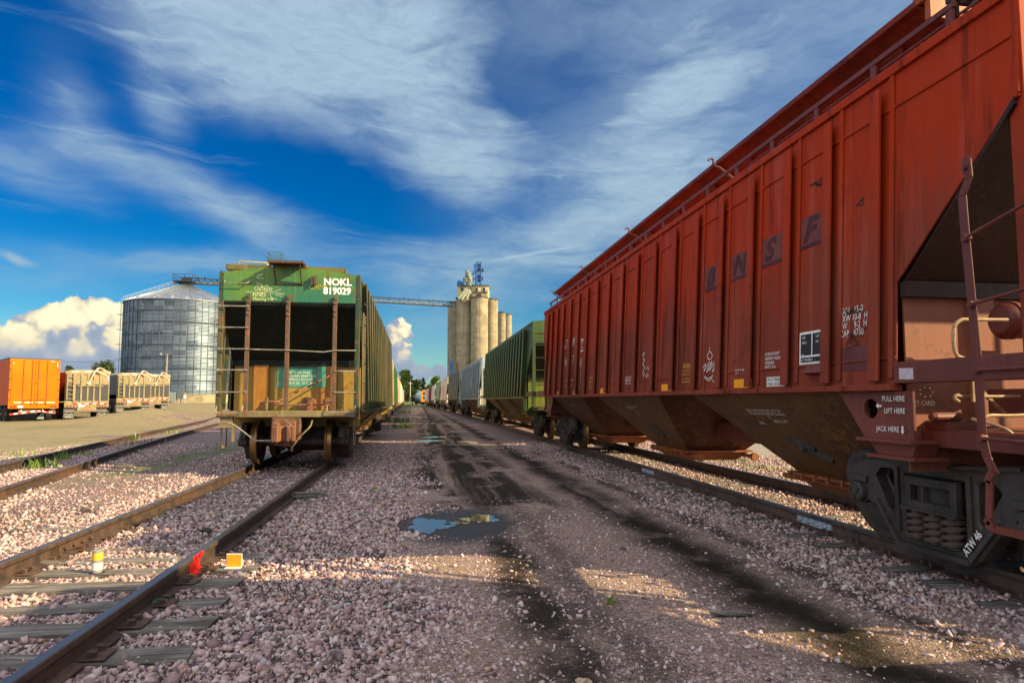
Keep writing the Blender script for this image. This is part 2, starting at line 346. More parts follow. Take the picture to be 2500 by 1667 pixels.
def mat_ballast():
    m, N, b = newmat('ballast ground'); P = N.node('ShaderNodeTexCoord').outputs['Object']
    X, Y, Z = N.xyz(P); P2 = N.comb(X, Y, 0.0)
    cell = N.vor(P2, 21, 'F1', 'Color'); ed = N.vor(P2, 21, 'DISTANCE_TO_EDGE', 'Distance')
    r, g, bl = N.xyz(cell)
    stone = N.ramp(r, [(0.0, (0.12, 0.08, 0.087)), (0.3, (0.26, 0.172, 0.176)), (0.6, (0.36, 0.242, 0.24)), (0.85, (0.46, 0.33, 0.31)), (1.0, (0.30, 0.19, 0.12))])
    col = N.mix(N.ss(ed, 0.0, 0.10), (0.05, 0.036, 0.032), stone)  # dark cell edges: crevice shade between stones put into the colour
    gap_shade = N.m('MULTIPLY', N.ss(N.m('ABSOLUTE', Y), 11.0, 8.0), N.ss(N.m('ABSOLUTE', X), 7.0, 5.0)); col = N.mix(N.m('MULTIPLY', gap_shade, .85), col, (0.045, 0.033, 0.032))  # near ground painted dark as the shade in gaps between loose stones
    big = N.noise(P2, 0.35, 5, 0.62)
    col = N.mix(N.ss(big, 0.48, 0.70, 0, 0.5), col, (0.20, 0.145, 0.115))
    # oily, brown strip along each track and orange rust spots
    col = N.mix(N.m('MULTIPLY', N.ss(N.noise(P2, 1.1, 4, 0.6, 0.5), 0.62, 0.72), 0.45), col, (0.30, 0.11, 0.028))
    # mossy strip beside the left track
    mo = N.m('MULTIPLY', N.ss(N.m('ABSOLUTE', N.m('ADD', X, 6.15)), 0.85, 0.15), N.ss(Y, 11.0, 16)); mo = N.m('MULTIPLY', mo, N.ss(Y, 40.0, 25.0))
    mo = N.m('MULTIPLY', mo, N.ss(N.noise(P2, 1.3, 6, 0.7), 0.36, 0.58))
    col = N.mix(N.m('MULTIPLY', mo, 0.9), col, N.mix(N.noise(P2, 6, 4), (0.035, 0.060, 0.010), (0.15, 0.23, 0.02)))
    dm = N.m('MULTIPLY', N.ss(N.m('ABSOLUTE', N.m('ADD', X, 5.15)), 0.75, 0.1), N.ss(N.noise(P2, .9, 5, 0.7), 0.42, 0.6, 0, .7)); dm = N.m('MULTIPLY', dm, N.ss(Y, 16, 12)); col = N.mix(dm, col, (0.14, 0.10, 0.06))
    far = N.ss(Y, 70, 160); gr = N.mix(N.noise(P2, 0.08, 4), (0.09, 0.13, 0.025), (0.15, 0.17, 0.05)); col = N.mix(N.m('MULTIPLY', far, .9), col, gr)
    N.put(b.inputs['Base Color'], col); b.inputs['Roughness'].default_value = 0.85
    h = N.m('ADD', N.ss(ed, 0.0, 0.22), N.m('MULTIPLY', g, 0.8)); bump(N, b, h, 0.9, 0.03)
    return m
def mat_stone():
    m, N, b = newmat('crushed stone'); a = N.node('ShaderNodeAttribute', attribute_name='tint').outputs['Fac']
    P = N.node('ShaderNodeTexCoord').outputs['Object']
    col = N.ramp(a, [(0.0, (0.09, 0.062, 0.070)), (0.2, (0.25, 0.165, 0.172)), (0.45, (0.41, 0.275, 0.275)), (0.7, (0.52, 0.37, 0.35)), (0.86, (0.60, 0.50, 0.47)), (0.93, (0.36, 0.36, 0.37)), (1.0, (0.42, 0.21, 0.085))])
    n = N.noise(P, 60, 4, 0.7); col = N.mix(N.ss(n, 0.35, 0.7, 0, 0.55), col, N.mix(0.5, col, (0.16, 0.11, 0.10)))
    N.put(b.inputs['Base Color'], col); b.inputs['Roughness'].default_value = 0.8; bump(N, b, n, 0.35, 0.006)
    return m
def mat_road():
    m, N, b = newmat('wet gravel road'); P = N.node('ShaderNodeTexCoord').outputs['Object']
    X, Y, Z = N.xyz(P); P2 = N.comb(X, Y, 0.0)
    w = N.m('MULTIPLY_ADD', N.noise(N.comb(0.0, Y, 0.0), 0.35, 3), 0.5, -0.25); Xw = N.m('ADD', X, N.m('ADD', w, N.m('MULTIPLY_ADD', N.noise(P2, 1.6, 4, .6), 0.6, -0.3)))
    cell = N.vor(P2, 38, 'F1', 'Color'); r, g, bl = N.xyz(cell); ed = N.vor(P2, 38, 'DISTANCE_TO_EDGE', 'Distance')
    stone = N.ramp(r, [(0.0, (0.14, 0.097, 0.095)), (0.5, (0.39, 0.27, 0.255)), (1.0, (0.52, 0.385, 0.355))])
    grit = N.mix(N.noise(P2, 60, 4, 0.75), (0.115, 0.082, 0.060), (0.36, 0.265, 0.19))
    cover = N.ss(N.m('ADD', N.noise(P2, 0.9, 5, 0.65), N.m('MULTIPLY', g, 0.35)), 0.48, 0.70)
    # stony crown between the wheel tracks
    crown = N.ss(N.m('ABSOLUTE', N.m('SUBTRACT', Xw, 1.75)), 0.8, 0.25); cover = N.m('MAXIMUM', cover, N.m('MULTIPLY', crown, N.ss(g, 0.2, 0.5)))
    col = N.mix(N.m('MULTIPLY', cover, N.ss(ed, 0.0, 0.14)), grit, stone)
    def rut(c, wd, a):
        return N.m('MULTIPLY', N.ss(N.m('ABSOLUTE', N.m('SUBTRACT', Xw, c)), wd*1.15, wd*0.05), a)
    nz = N.noise(P2, 0.55, 5, 0.68, 0.4); nz2 = N.noise(N.map(P2, (1.0, 0.16, 1)), 1.0, 5, 0.65)
    wet = N.m('MAXIMUM', N.m('MAXIMUM', rut(0.88, 0.34, 0.95), rut(2.70, 0.52, 1.0)), N.m('MAXIMUM', rut(1.35, 0.28, 0.55), rut(3.45, 0.24, 0.8)))
    wet = N.m('MULTIPLY', wet, N.m('MULTIPLY', N.ss(nz2, 0.26, 0.46), N.ss(N.noise(P2, 1.9, 6, .72), .24, .50, .35, 1.0)))
    pool = N.ss(N.vm('LENGTH', N.map(N.comb(Xw, Y, 0.0), (0.85, 1.25, 1), (0.45, 8.05, 0), typ='TEXTURE'), None, 1), 1.15, 0.7)
    mid = N.m('MULTIPLY', N.m('MULTIPLY', N.ss(nz, 0.40, 0.50), N.ss(Y, 7.5, 9.5)), N.m('MULTIPLY', N.m('MULTIPLY', N.ss(N.m('ABSOLUTE', N.m('SUBTRACT', Xw, 0.95)), 1.7, 0.6), N.ss(N.noise(N.map(P2, (2.1, 0.10, 1)), 1.0, 4, .6), .36, .52, .15, 1.0)), N.ss(Y, 120, 40)))
    low = N.m('MULTIPLY', N.ss(N.vm('LENGTH', N.map(N.comb(Xw, Y, 0.0), (0.4, 0.5, 1), (1.0, 4.55, 0), typ='TEXTURE'), None, 1), 1.1, 0.5), .7)
    wet = N.m('MAXIMUM', N.m('MAXIMUM', wet, low), N.m('MAXIMUM', N.m('MULTIPLY', pool, 0.97), N.m('MULTIPLY', mid, 0.97)))
    mud = N.mix(N.noise(P2, 30, 4, 0.7), (0.008, 0.0065, 0.005), (0.032, 0.025, 0.018))
    col = N.mix(wet, col, mud)
    N.put(b.inputs['Base Color'], col); N.put(b.inputs['Specular IOR Level'], N.m('MULTIPLY_ADD', pool, .4, .1))
    N.put(b.inputs['Roughness'], N.m('MULTIPLY_ADD', pool, -0.42, 0.88))
    h = N.m('ADD', N.m('MULTIPLY', cover, N.ss(ed, 0.0, 0.25)), N.m('MULTIPLY', N.noise(P2, 45, 5, 0.75), 1.0)); bump(N, b, h, 0.8, 0.018)
    return m
def mat_lot(name, c1, c2, c3, sc=30):
    m, N, b = newmat(name); P = N.node('ShaderNodeTexCoord').outputs['Object']; X, Y, Z = N.xyz(P); P2 = N.comb(X, Y, 0.0)
    cell = N.vor(P2, sc, 'F1', 'Color'); r, g, bl = N.xyz(cell)
    col = N.mix(r, c1, c2); col = N.mix(N.ss(N.noise(P2, 0.22, 6, 0.65, 0.5), 0.46, 0.66, 0, .85), col, c3)
    col = N.mix(N.ss(N.noise(N.map(P2, (1.2, 0.25, 1), rot=(0, 0, .2)), 1.0, 5, .7), 0.55, 0.7, 0, .4), col, tuple(x*.45 for x in c3))
    N.put(b.inputs['Base Color'], col); b.inputs['Roughness'].default_value = 0.9
    bump(N, b, N.m('ADD', g, N.noise(P2, 6, 5, .7)), 0.8, 0.04); return m
def mat_tie():
    m, N, b = newmat('weathered tie wood'); P = N.node('ShaderNodeTexCoord').outputs['Object']
    inf = N.node('ShaderNodeObjectInfo').outputs['Random']
    P = N.vm('ADD', P, N.comb(N.m('MULTIPLY', inf, 37.0), N.m('MULTIPLY', inf, 11.0), 0.0))
    g = N.noise(N.map(P, (1.3, 30, 30)), 1.0, 7, 0.75, 0.8); big = N.noise(P, 2.0, 4, 0.6)
    col = N.ramp(g, [(0.34, (0.010, 0.008, 0.007)), (0.46, (0.10, 0.085, 0.072)), (0.60, (0.25, 0.23, 0.21)), (0.78, (0.42, 0.41, 0.39))])
    col = N.mix(N.ss(big, 0.45, 0.68, 0, .75), col, (0.06, 0.045, 0.033))
    N.put(b.inputs['Base Color'], col); b.inputs['Roughness'].default_value = 0.85; bump(N, b, g, 0.9, 0.02); return m
def mat_rail():
    m, N, b = newmat('rail steel'); P = N.node('ShaderNodeTexCoord').outputs['Object']; X, Y, Z = N.xyz(P)
    n = N.noise(P, 7, 6, 0.7); n2 = N.noise(P, 0.6, 3, 0.5)
    side = N.mix(N.ss(n, 0.35, 0.65), (0.026, 0.019, 0.017), (0.085, 0.050, 0.036)); side = N.mix(N.ss(n2, 0.52, 0.64, 0, .35), side, (0.15, 0.07, 0.035))
    top = N.m('MULTIPLY', N.ss(Z, RAIL-0.006, RAIL-0.001), 1.0)
    col = N.mix(top, side, N.mix(n, (0.12, 0.105, 0.10), (0.26, 0.23, 0.22)))
    N.put(b.inputs['Base Color'], col); N.put(b.inputs['Metallic'], N.m('MULTIPLY', top, 0.85)); N.put(b.inputs['Roughness'], N.m('MULTIPLY_ADD', top, -0.36, 0.72))
    bump(N, b, n, 0.3, 0.004); return m
def mat_corr(name='galvanised bin steel'):
    m, N, b = newmat(name); P = N.node('ShaderNodeTexCoord').outputs['Object']; X, Y, Z = N.xyz(P)
    th = N.m('MULTIPLY', N.m('ARCTAN2', X, Y), 14.5)
    q = N.comb(N.m('MULTIPLY', th, 0.36), N.m('MULTIPLY', Z, 0.92), 0.0)
    br = N.node('ShaderNodeTexVoronoi', feature='F1', distance='CHEBYCHEV'); N.put(br.inputs['Vector'], q); br.inputs['Scale'].default_value = 1.0; br.inputs['Randomness'].default_value = 0.0
    r, g, bl = N.xyz(br.outputs['Color'])
    col = N.mix(r, (0.065, 0.095, 0.135), (0.19, 0.24, 0.30)); col = N.mix(N.ss(N.noise(P, .5, 5, .7), .4, .65, 0, .55), col, (0.12, 0.155, 0.20))
    N.put(b.inputs['Base Color'], col); b.inputs['Metallic'].default_value = 0.75; N.put(b.inputs['Roughness'], N.m('MULTIPLY_ADD', g, 0.14, 0.36))
    bump(N, b, N.m('SINE', N.m('MULTIPLY', Z, 2*math.pi/0.30)), 0.55, 0.05); return m
def mat_concrete():
    m, N, b = newmat('silo concrete'); P = N.node('ShaderNodeTexCoord').outputs['Object']; X, Y, Z = N.xyz(P)
    col = N.mix(N.ss(N.noise(P, .35, 6, .65), .35, .65), (0.20, 0.168, 0.11), (0.34, 0.29, 0.185))
    band = N.noise(N.map(P, (0.05, 0.05, 1.3)), 1.0, 4, .7); col = N.mix(N.ss(band, .5, .62, 0, .6), col, (0.21, 0.175, 0.125))
    st = N.noise(N.map(P, (1.6, 1.6, .035)), 1.0, 5, .7); col = N.mix(N.ss(st, .5, .7, 0, .75), col, (0.14, 0.12, 0.09)); col = N.mix(N.ss(st, .42, .25, 0, .4), col, (0.47, 0.42, 0.31))
    N.put(b.inputs['Base Color'], col); b.inputs['Roughness'].default_value = .85; return m
def mat_leaf(name, c1, c2):
    if name in MATS: return MATS[name]
    m, N, b = newmat(name); MATS[name] = m; P = N.node('ShaderNodeTexCoord').outputs['Object']
    a = N.node('ShaderNodeAttribute', attribute_name='tint').outputs['Fac']
    N.put(b.inputs['Base Color'], N.mix(a, c1, c2)); b.inputs['Roughness'].default_value = .6; return m
M_BALLAST = mat_ballast(); M_STONE = mat_stone(); M_ROAD = mat_road(); M_TIE = mat_tie(); M_RAIL = mat_rail()
M_LOT = mat_lot('tan gravel', (0.135, 0.108, 0.055), (0.29, 0.24, 0.135), (0.15, 0.14, 0.05))
M_YARD = mat_lot('grey gravel yard', (0.17, 0.155, 0.13), (0.29, 0.265, 0.225), (0.22, 0.20, 0.16), 24)

# ------------------------------------------------------------------ terrain
def sstep(a, b, x):
    t = np.clip((x-a)/(b-a), 0, 1); return t*t*(3-2*t)
def H(x, y):
    x = np.asarray(x, float); y = np.asarray(y, float)
    lot = sstep(-1, 5, (-7.6-0.20*y) - x)                      # left of the curved siding
    h = lot*np.clip((y-36)*0.022, 0, 1.0)
    h = h + 0.85*np.exp(-(((x+19.3)/2.3)**2 + ((y-50)/5.0)**2))
    return h
def sheet(name, xs, ys, mat, dz=0.0, keep=None):
    XX, YY = np.meshgrid(xs, ys); ZZ = H(XX, YY)+dz; nx, ny = len(xs), len(ys)
    co = np.stack([XX, YY, ZZ], -1).reshape(-1, 3)
    i = np.arange(nx*ny).reshape(ny, nx); q = np.stack([i[:-1, :-1], i[:-1, 1:], i[1:, 1:], i[1:, :-1]], -1).reshape(-1, 4)
    if keep is not None: q = q[keep(co[q].mean(1))]
    me = bpy.data.meshes.new(name); me.from_pydata(co.tolist(), [], q.tolist()); me.update()
    if keep is not None:
        bm = bmesh.new(); bm.from_mesh(me); bmesh.ops.delete(bm, geom=[v for v in bm.verts if not v.link_faces], context='VERTS'); bm.to_mesh(me); bm.free()
    for p in me.polygons: p.use_smooth = True
    me.materials.append(mat); o = bpy.data.objects.new(name, me); COL.objects.link(o); return tag(o, kind='structure')
def spaced(lo, hi, near, step, grow=1.18):
    a = list(np.arange(-near, near+1e-6, step)); s = step; x = near
    pos = []
    while x < max(abs(lo), hi): s *= grow; x += s; pos.append(x)
    return np.array(sorted(set([-p for p in pos if p <= abs(lo)*1.2] + a + [p for p in pos if p <= hi*1.2])))
gx = spaced(-2500, 2500, 60, 1.5); gy = np.array([v for v in spaced(-300, 4000, 80, 1.5)])
tag(sheet('ground', gx, gy, M_BALLAST), 'pink crushed stone ballast ground of the rail yard', kind='structure')
def smear(y, s=0.0):    # ragged edge
    return 0.22*np.sin(1.7*y+s)+0.14*np.sin(4.3*y+2.1*s)+0.10*np.sin(9.7*y+s*3)+.06*np.sin(23*y+s)
# gentle bend of both main tracks
def bend(y, y0, w, k):
    y = np.asarray(y, float); t = np.clip((y-y0)/w, 0, 1); return k*(w*t*t/2 + np.clip(y-y0-w, 0, None))
def bendL(y): return bend(y, 7, 10, 0.0185)
def bendR(y): return bend(y, 32, 12, 0.0165)
LX, RX = -2.71, 5.41
sheet('dirt_road', np.arange(-1.6, 5.0, 0.08), np.concatenate([np.arange(-3, 40, 0.16), np.arange(40, 150, .8)]), M_ROAD, 0.005,
      keep=lambda c: (c[:, 0] > -0.15+smear(c[:, 1])-bendL(c[:, 1])*.8 + 0.5*np.exp(-((c[:, 1]-4.5)/2.5)**2)*0) & (c[:, 0] < 3.85+smear(c[:, 1], 2.0)-bendR(c[:, 1])*1.0-0.9*sstep(10, 25, c[:, 1])))
sheet('gravel_lot', np.arange(-130, -6, 1.2), np.arange(2, 210, 1.2), M_LOT, 0.012, keep=lambda c: c[:, 0] < -6.9-0.185*c[:, 1]+smear(c[:, 1]*.6)*2.0)
sheet('stone_yard', np.arange(8.2, 90, 1.0), np.arange(-20, 120, 1.0), M_YARD, 0.012, keep=lambda c: c[:, 0] > 8.9+smear(c[:, 1]*.5, 1)*2.2)
M_WATER, N_, b_ = newmat('puddle water'); b_.inputs['Base Color'].default_value = (0.020, 0.018, 0.014, 1); b_.inputs['Roughness'].default_value = 0.03; b_.inputs['IOR'].default_value = 2.0; b_.inputs['Specular IOR Level'].default_value = .9
bump(N_, b_, N_.noise(N_.node('ShaderNodeTexCoord').outputs['Object'], 9, 2), 0.02, 0.01)
def puddle(cx, cy, rx, ry, label, seed):
    r = random.Random(seed); n = 90; ph = [r.random()*6.28 for _ in range(8)]; mb = MB(); pts = []
    for k in range(n):
        a = 2*math.pi*k/n; w = 1+0.16*math.sin(3*a+ph[0])+0.12*math.sin(5*a+ph[1])+0.08*math.sin(9*a+ph[2])+0.06*math.sin(17*a+ph[3])+0.05*math.sin(29*a+ph[4])+.03*r.uniform(-1, 1)
        pts.append((cx+rx*w*math.cos(a), cy+ry*w*math.sin(a), 0.0095))
    mb.add(pts, [tuple(range(n))]); o = mb.build('puddle', M_WATER, recalc=False); return tag(o, label, kind='structure')
puddle(0.13, 7.98, 0.25, 0.44, 'clear blue puddle in the wet hollow of the dirt road', 3)
puddle(0.80, 8.32, 0.22, 0.27, 'small muddy puddle right of the blue puddle', 5)
puddle(0.47, 8.05, 0.14, 0.10, 'thin sliver of water between the two near puddles', 9)
for (cx, cy, rx, ry, lb, sd_) in [(0.45, 24.5, .55, .35, 'puddle in the road beyond the near wet hollow', 1), (1.0, 27.0, .7, .5, 'broad puddle with ragged edge further up the road', 2), (0.2, 42, .8, .6, 'far puddle shining on the road', 4), (1.1, 44, .5, .5, 'far puddle beside the right train', 6), (-.2, 58, .8, .6, 'pale puddle at the far end of the road', 7)]:
    puddle(cx, cy, rx, ry, lb, sd_)
# ------------------------------------------------------------------ tracks
RAILP = [(-.072,.0),(.072,.0),(.072,.012),(.012,.032),(.010,.118),(.036,.130),(.036,.163),(.030,.172),(-.030,.172),(-.036,.163),(-.036,.130),(-.010,.118),(-.012,.032),(-.072,.012)]
def sweep_rail(pts):
    mb = MB(); n = len(RAILP); vs_ = []; fs = []
    for i, (x, y) in enumerate(pts):
        a = pts[max(i-1, 0)]; b = pts[min(i+1, len(pts)-1)]; l = math.hypot(b[0]-a[0], b[1]-a[1]); nx, ny = (b[1]-a[1])/l, -(b[0]-a[0])/l
        vs_ += [(x+nx*u, y+ny*u, w+RAIL-.172) for u, w in RAILP]
    for i in range(len(pts)-1):
        for k in range(n): a = i*n+k; b = i*n+(k+1) % n; fs.append((a, b, b+n, a+n))
    fs += [tuple(reversed(range(n))), tuple((len(pts)-1)*n+k for k in range(n))]
    return mb.add(vs_, fs)
M_PLATE = paint('tie plate rust', (0.10, 0.055, 0.035), (0.06, 0.038, 0.03), .7, .2, .4, sscale=6.0)
def track(label, path, y0, y1, tie_rng, tie_sink, joints, seed):
    r = random.Random(seed)
    root = empty('railway_track', (0, 0, 0), 0, label, 'railway track', 'tracks of the rail yard')
    ys = list(np.arange(y0, min(y1, 60), 1.0)) + list(np.arange(60, y1, 6.0))
    rails = []
    for s in (-1, 1):
        pts = []
        for y in ys:
            x = path(y); dx = (path(y+.5)-path(y-.5)); l = math.hypot(dx, 1); pts.append((x+s*.752/l, y-s*.752*dx/l))
        rails.append(sweep_rail(pts).build('rail', M_RAIL, root))
    y = tie_rng[0]; k = 0
    while y < tie_rng[1]:
        yy = y + r.uniform(-.04, .04); x = path(yy); sk = tie_sink(yy, r)
        a, b = -1.30+r.uniform(-.09, .06), 1.30+r.uniform(-.06, .09); w = .112+r.uniform(-.012, .008); mb = MB(); m = 9
        rows = []
        for i in range(m+1):
            u = a+(b-a)*i/m; rows.append([(u+r.uniform(-.025,.025)*(i in (0, m)), w*sy*(1+r.uniform(-.10,.06)), z*.17-.17+(r.uniform(-.014,.005) if z else 0)) for sy, z in ((-1,0),(1,0),(1,1),(-1,1))])
        vs_ = [p for rw in rows for p in rw]; fs = [(0,1,2,3), tuple(4*m+q for q in (3,2,1,0))]
        for i in range(m):
            for q in range(4): fs.append((4*i+q, 4*i+4+q, 4*i+4+(q+1) % 4, 4*i+(q+1) % 4))
        mb.add(vs_, fs); t = mb.build('tie', M_TIE, root, loc=(x, yy, sk)); t.rotation_euler = (r.uniform(-.01,.01), r.uniform(-.006,.006), r.uniform(-.025,.025)-(path(yy+.5)-path(yy-.5)))
        if y < 9:
            pm = MB()
            for s in (-1, 1):
                pm.box(s*.752-.17, s*.752+.17, -.09, .09, .001, .014)
                for q in (-1, 1):
                    for e in (-.05, .05): pm.box(s*.752+q*.10-.014, s*.752+q*.10+.014, e-.014, e+.014, .0, .042); pm.box(s*.752+q*.088-.026, s*.752+q*.088+.026, e-.018, e+.018, .036, .05)
            build_each(pm, 'tie_plate', M_PLATE, t, bevel=.003)
        y += .495; k += 1
    for (s, yj, mat) in joints:
        jm = MB(); ln = .33
        for side in (-1, 1):
            jm.hexa([(side*.012, yj-ln, .045), (side*.030, yj-ln, .045), (side*.030, yj+ln, .045), (side*.012, yj+ln, .045), (side*.012, yj-ln, .125), (side*.024, yj-ln, .125), (side*.024, yj+ln, .125), (side*.012, yj+ln, .125)])
            for q in (-.24, -.08, .08, .24):
                jm.lathe([(0, .028), (.020, .028), (.020, .052), (.014, .058), (0, .058)] if side > 0 else [(0, -.028), (.020, -.028), (.020, -.052), (.014, -.058), (0, -.058)], 8, 'X', (0, yj+q, .088))
        o = jm.build('joint_bar', mat, root); o.location = (path(yj)+s*.752, 0, 0)
    return root, rails
pathL = lambda y: LX - float(bendL(y)); pathR = lambda y: RX - float(bendR(y))
def pathS(y):     # the curved siding on the left
    return float(np.interp(y, [-20, 0, 5, 10, 16, 22, 31, 41, 50, 62, 80, 110], [-3.3, -5.15, -5.95, -6.95, -8.25, -9.5, -11.15, -12.9, -14.6, -17.3, -22.5, -33]))
xsS = np.linspace(-20, 110, 400); ysS = np.array([pathS(v) for v in xsS]); ker = np.ones(41)/41
ysS = np.convolve(np.pad(ysS, 20, mode='edge'), ker, 'valid'); pathS2 = lambda y: float(np.interp(y, xsS, ysS))
M_BLUE = flat('scraped bright steel', (0.42, 0.50, 0.58), 0.4, .6, .4, 12)
TL, railsL = track('straight rusty track running under the green hopper car', pathL, -6, 260, (2.2, 21), lambda y, r: (.030 if y < 6.3 else .012)+r.uniform(-.022, .014), [(-1, 7.15, M_PLATE)], 1)
TR, railsR = track('straight dark track carrying the red hopper car', pathR, -8, 260, (2.8, 20), lambda y, r: .016+r.uniform(-.02, .014), [(-1, 7.05, M_BLUE), (-1, 12.6, M_BLUE)], 2)
TS, railsS = track('curved weedy siding at the left edge of the yard', pathS2, -6, 105, (6, 40), lambda y, r: -.004+r.uniform(-.02, .012), [(1, 18.2, M_PLATE)], 3)
# red paint mark on the near left rail
pm = MB(); yc = 6.05
for i in range(8):
    y_a = yc-.12+i*.031; lean = .05
    for (u0, w0), (u1, w1) in zip([(.0315,.1738),(.0372,.164),(.0372,.130),(.0115,.1185),(.0135,.034)], [(.0372,.164),(.0372,.130),(.0115,.1185),(.0135,.034),(.06,.0165)]):
        e = .01*math.sin(i*2.1); dz = RAIL-.172
        pm.quad((u0, y_a+e-(.17-w0)*lean, w0+dz), (u1, y_a+e-(.17-w1)*lean, w1+dz), (u1, y_a+.033+e-(.17-w1)*lean, w1+dz), (u0, y_a+.033+e-(.17-w0)*lean, w0+dz))
pmo = pm.build('paint_mark', flat('red marking paint', (0.62, 0.02, 0.015), .45, var=.35, scale=22), railsL[1], recalc=False); pmo.location = (pathL(6.05)+.7535, 0, .001)
tag(pmo, 'bright red paint mark on the rail')

# ------------------------------------------------------------------ ballast stones
def ico(sub=0):
    bm = bmesh.new(); bmesh.ops.create_icosphere(bm, subdivisions=1, radius=1.0); v = np.array([x.co[:] for x in bm.verts]); f = np.array([[q.index for q in p.verts] for p in bm.faces]); bm.free(); return v, f
IV, IF = ico()
OV = np.array([(1,0,0),(-1,0,0),(0,1,0),(0,-1,0),(0,0,1),(0,0,-1)], float)*1.15; OF = np.array([(0,2,4),(2,1,4),(1,3,4),(3,0,4),(2,0,5),(1,2,5),(3,1,5),(0,3,5)])
BV = np.array([(-1,-1,-1),(1,-1,-1),(1,1,-1),(-1,1,-1),(-1,-1,1),(1,-1,1),(1,1,1),(-1,1,1)], float)*.66
BF = np.array([(0,2,1),(0,3,2),(4,5,6),(4,6,7),(0,1,5),(0,5,4),(1,2,6),(1,6,5),(2,3,7),(2,7,6),(3,0,4),(3,4,7)])
def stones(pos, size, V, F, name, mat, label):
    n = len(pos); m = len(V)
    sc = np.stack([rng.uniform(.8, 1.6, n), rng.uniform(.55, 1.15, n), rng.uniform(.40, .95, n)], -1)*size[:, None]*.5
    v = (V[None]*(1+rng.uniform(-.35, .30, (n, m, 1)))+(rng.uniform(-.30, .30, (n, m, 3)) if m == 8 else 0))*sc[:, None, :]
    q = rng.normal(size=(n, 4)); q[:, 1:3] *= .45; q /= np.linalg.norm(q, axis=1)[:, None]
    w, x, y, z = q.T; Rm = np.stack([1-2*(y*y+z*z), 2*(x*y-z*w), 2*(x*z+y*w), 2*(x*y+z*w), 1-2*(x*x+z*z), 2*(y*z-x*w), 2*(x*z-y*w), 2*(y*z+x*w), 1-2*(x*x+y*y)], -1).reshape(n, 3, 3)
    v = np.einsum('nij,nmj->nmi', Rm, v)+pos[:, None, :]
    f = (F[None]+(np.arange(n)*m)[:, None, None]).reshape(-1)
    me = bpy.data.meshes.new(name); me.vertices.add(n*m); me.vertices.foreach_set('co', v.reshape(-1).astype('f'))
    nf = n*len(F); me.loops.add(nf*3); me.loops.foreach_set('vertex_index', f.astype('i')); me.polygons.add(nf)
    me.polygons.foreach_set('loop_start', np.arange(0, nf*3, 3, dtype='i')); me.update(calc_edges=True)
    at = me.attributes.new('tint', 'FLOAT', 'POINT'); at.data.foreach_set('value', np.repeat(rng.random(n), m).astype('f'))
    me.materials.append(mat); o = bpy.data.objects.new(name, me); COL.objects.link(o); return tag(o, label, kind='stuff')
def rails_clear(x, y):
    ok = np.ones(len(x), bool)
    bl = np.array([0.0]) ; cl = LX-bendL(y); cr = RX-bendR(y); cs = np.interp(y, xsS, ysS)
    for c, tol in ((cl, .085), (cr, .085), (cs, .085)):
        for s in (-.752, .752): ok &= np.abs(x-(c+s)) > tol
    return ok
def scatter(n, y0, y1, power):
    y = y0*(y1/y0)**(rng.random(n)**power); lo = -0.70*y-1.5; hi = 1.05*y+1.2
    x = lo+(hi-lo)*rng.random(n); return x, y
def place(n, y0, y1, V, F, size_fn, label, zoff=0.0, keep=None, power=0.7):
    x, y = scatter(n, y0, y1, power); k = (x > -12) & (x < 9.5) & rails_clear(x, y)
    if keep is not None: k &= keep(x, y)
    x, y = x[k], y[k]; s = size_fn(len(x)); z = s*rng.uniform(-.05, .30, len(x))+zoff
    tie_c = None
    return stones(np.stack([x, y, z], -1), s, V, F, 'ballast_stones', M_STONE, label)
def road_d(x, y): # >0 inside the dirt road
    lo = 0.0+smear(y)-bendL(y)*.8; hi = 3.7+smear(y, 2.0)-bendR(y)-.9*sstep(10, 25, y); return np.minimum(x-lo, hi-x)
def tie_ok(x, y):
    k = np.ones(len(x), bool); r = rng.random(len(x))
    for c, y0, lim, pr in ((LX-bendL(y), 2.2, 6.6, .86), (LX-bendL(y), 2.2, 20, .55), (RX-bendR(y), 2.8, 20, .9)):
        ph = np.abs((y-y0+.2475) % .495-.2475); k &= ~((np.abs(x-c) < 1.30) & (ph < .10) & (y < lim) & (r < pr))
    dirt = ((np.abs(x+5.15) < .7) & (y < 16) & (r > .35)) | ((np.abs(x+6.15) < .75) & (y > 12) & (r > .12)); k &= ~dirt
    return k
on_ballast = lambda x, y: tie_ok(x, y) & ~(((x-.45)/.72)**2+((y-8.05)/.75)**2 < 1) & (road_d(x, y)+rng.normal(0, .22, len(x)) < 0.02)
on_road = lambda x, y: (road_d(x, y) > -.15) & ~(((x-.45)/.75)**2+((y-8.05)/.85)**2 < 1) & (np.abs(x-.88) > .16*rng.random(len(x))) & (np.abs(x-2.72) > .5*rng.random(len(x))**.6) & ~((y > 8.5) & (np.abs(x-1.0) < 1.3) & (rng.random(len(x)) < .7))
place(130000, 2.0, 9.5, BV, BF, lambda n: np.clip(rng.lognormal(math.log(.0265), .38, n), .011, .075), 'loose pink and grey ballast stones close to the camera', 0.0, on_ballast)
place(110000, 7.0, 24.0, BV, BF, lambda n: np.clip(rng.lognormal(math.log(.036), .30, n), .016, .08), 'pink and grey ballast stones further up the yard', 0.0, on_ballast)
place(46000, 2.0, 10.0, BV, BF, lambda n: np.clip(rng.lognormal(math.log(.0165), .45, n), .007, .045), 'small stones scattered over the dirt road', 0.001, on_road)
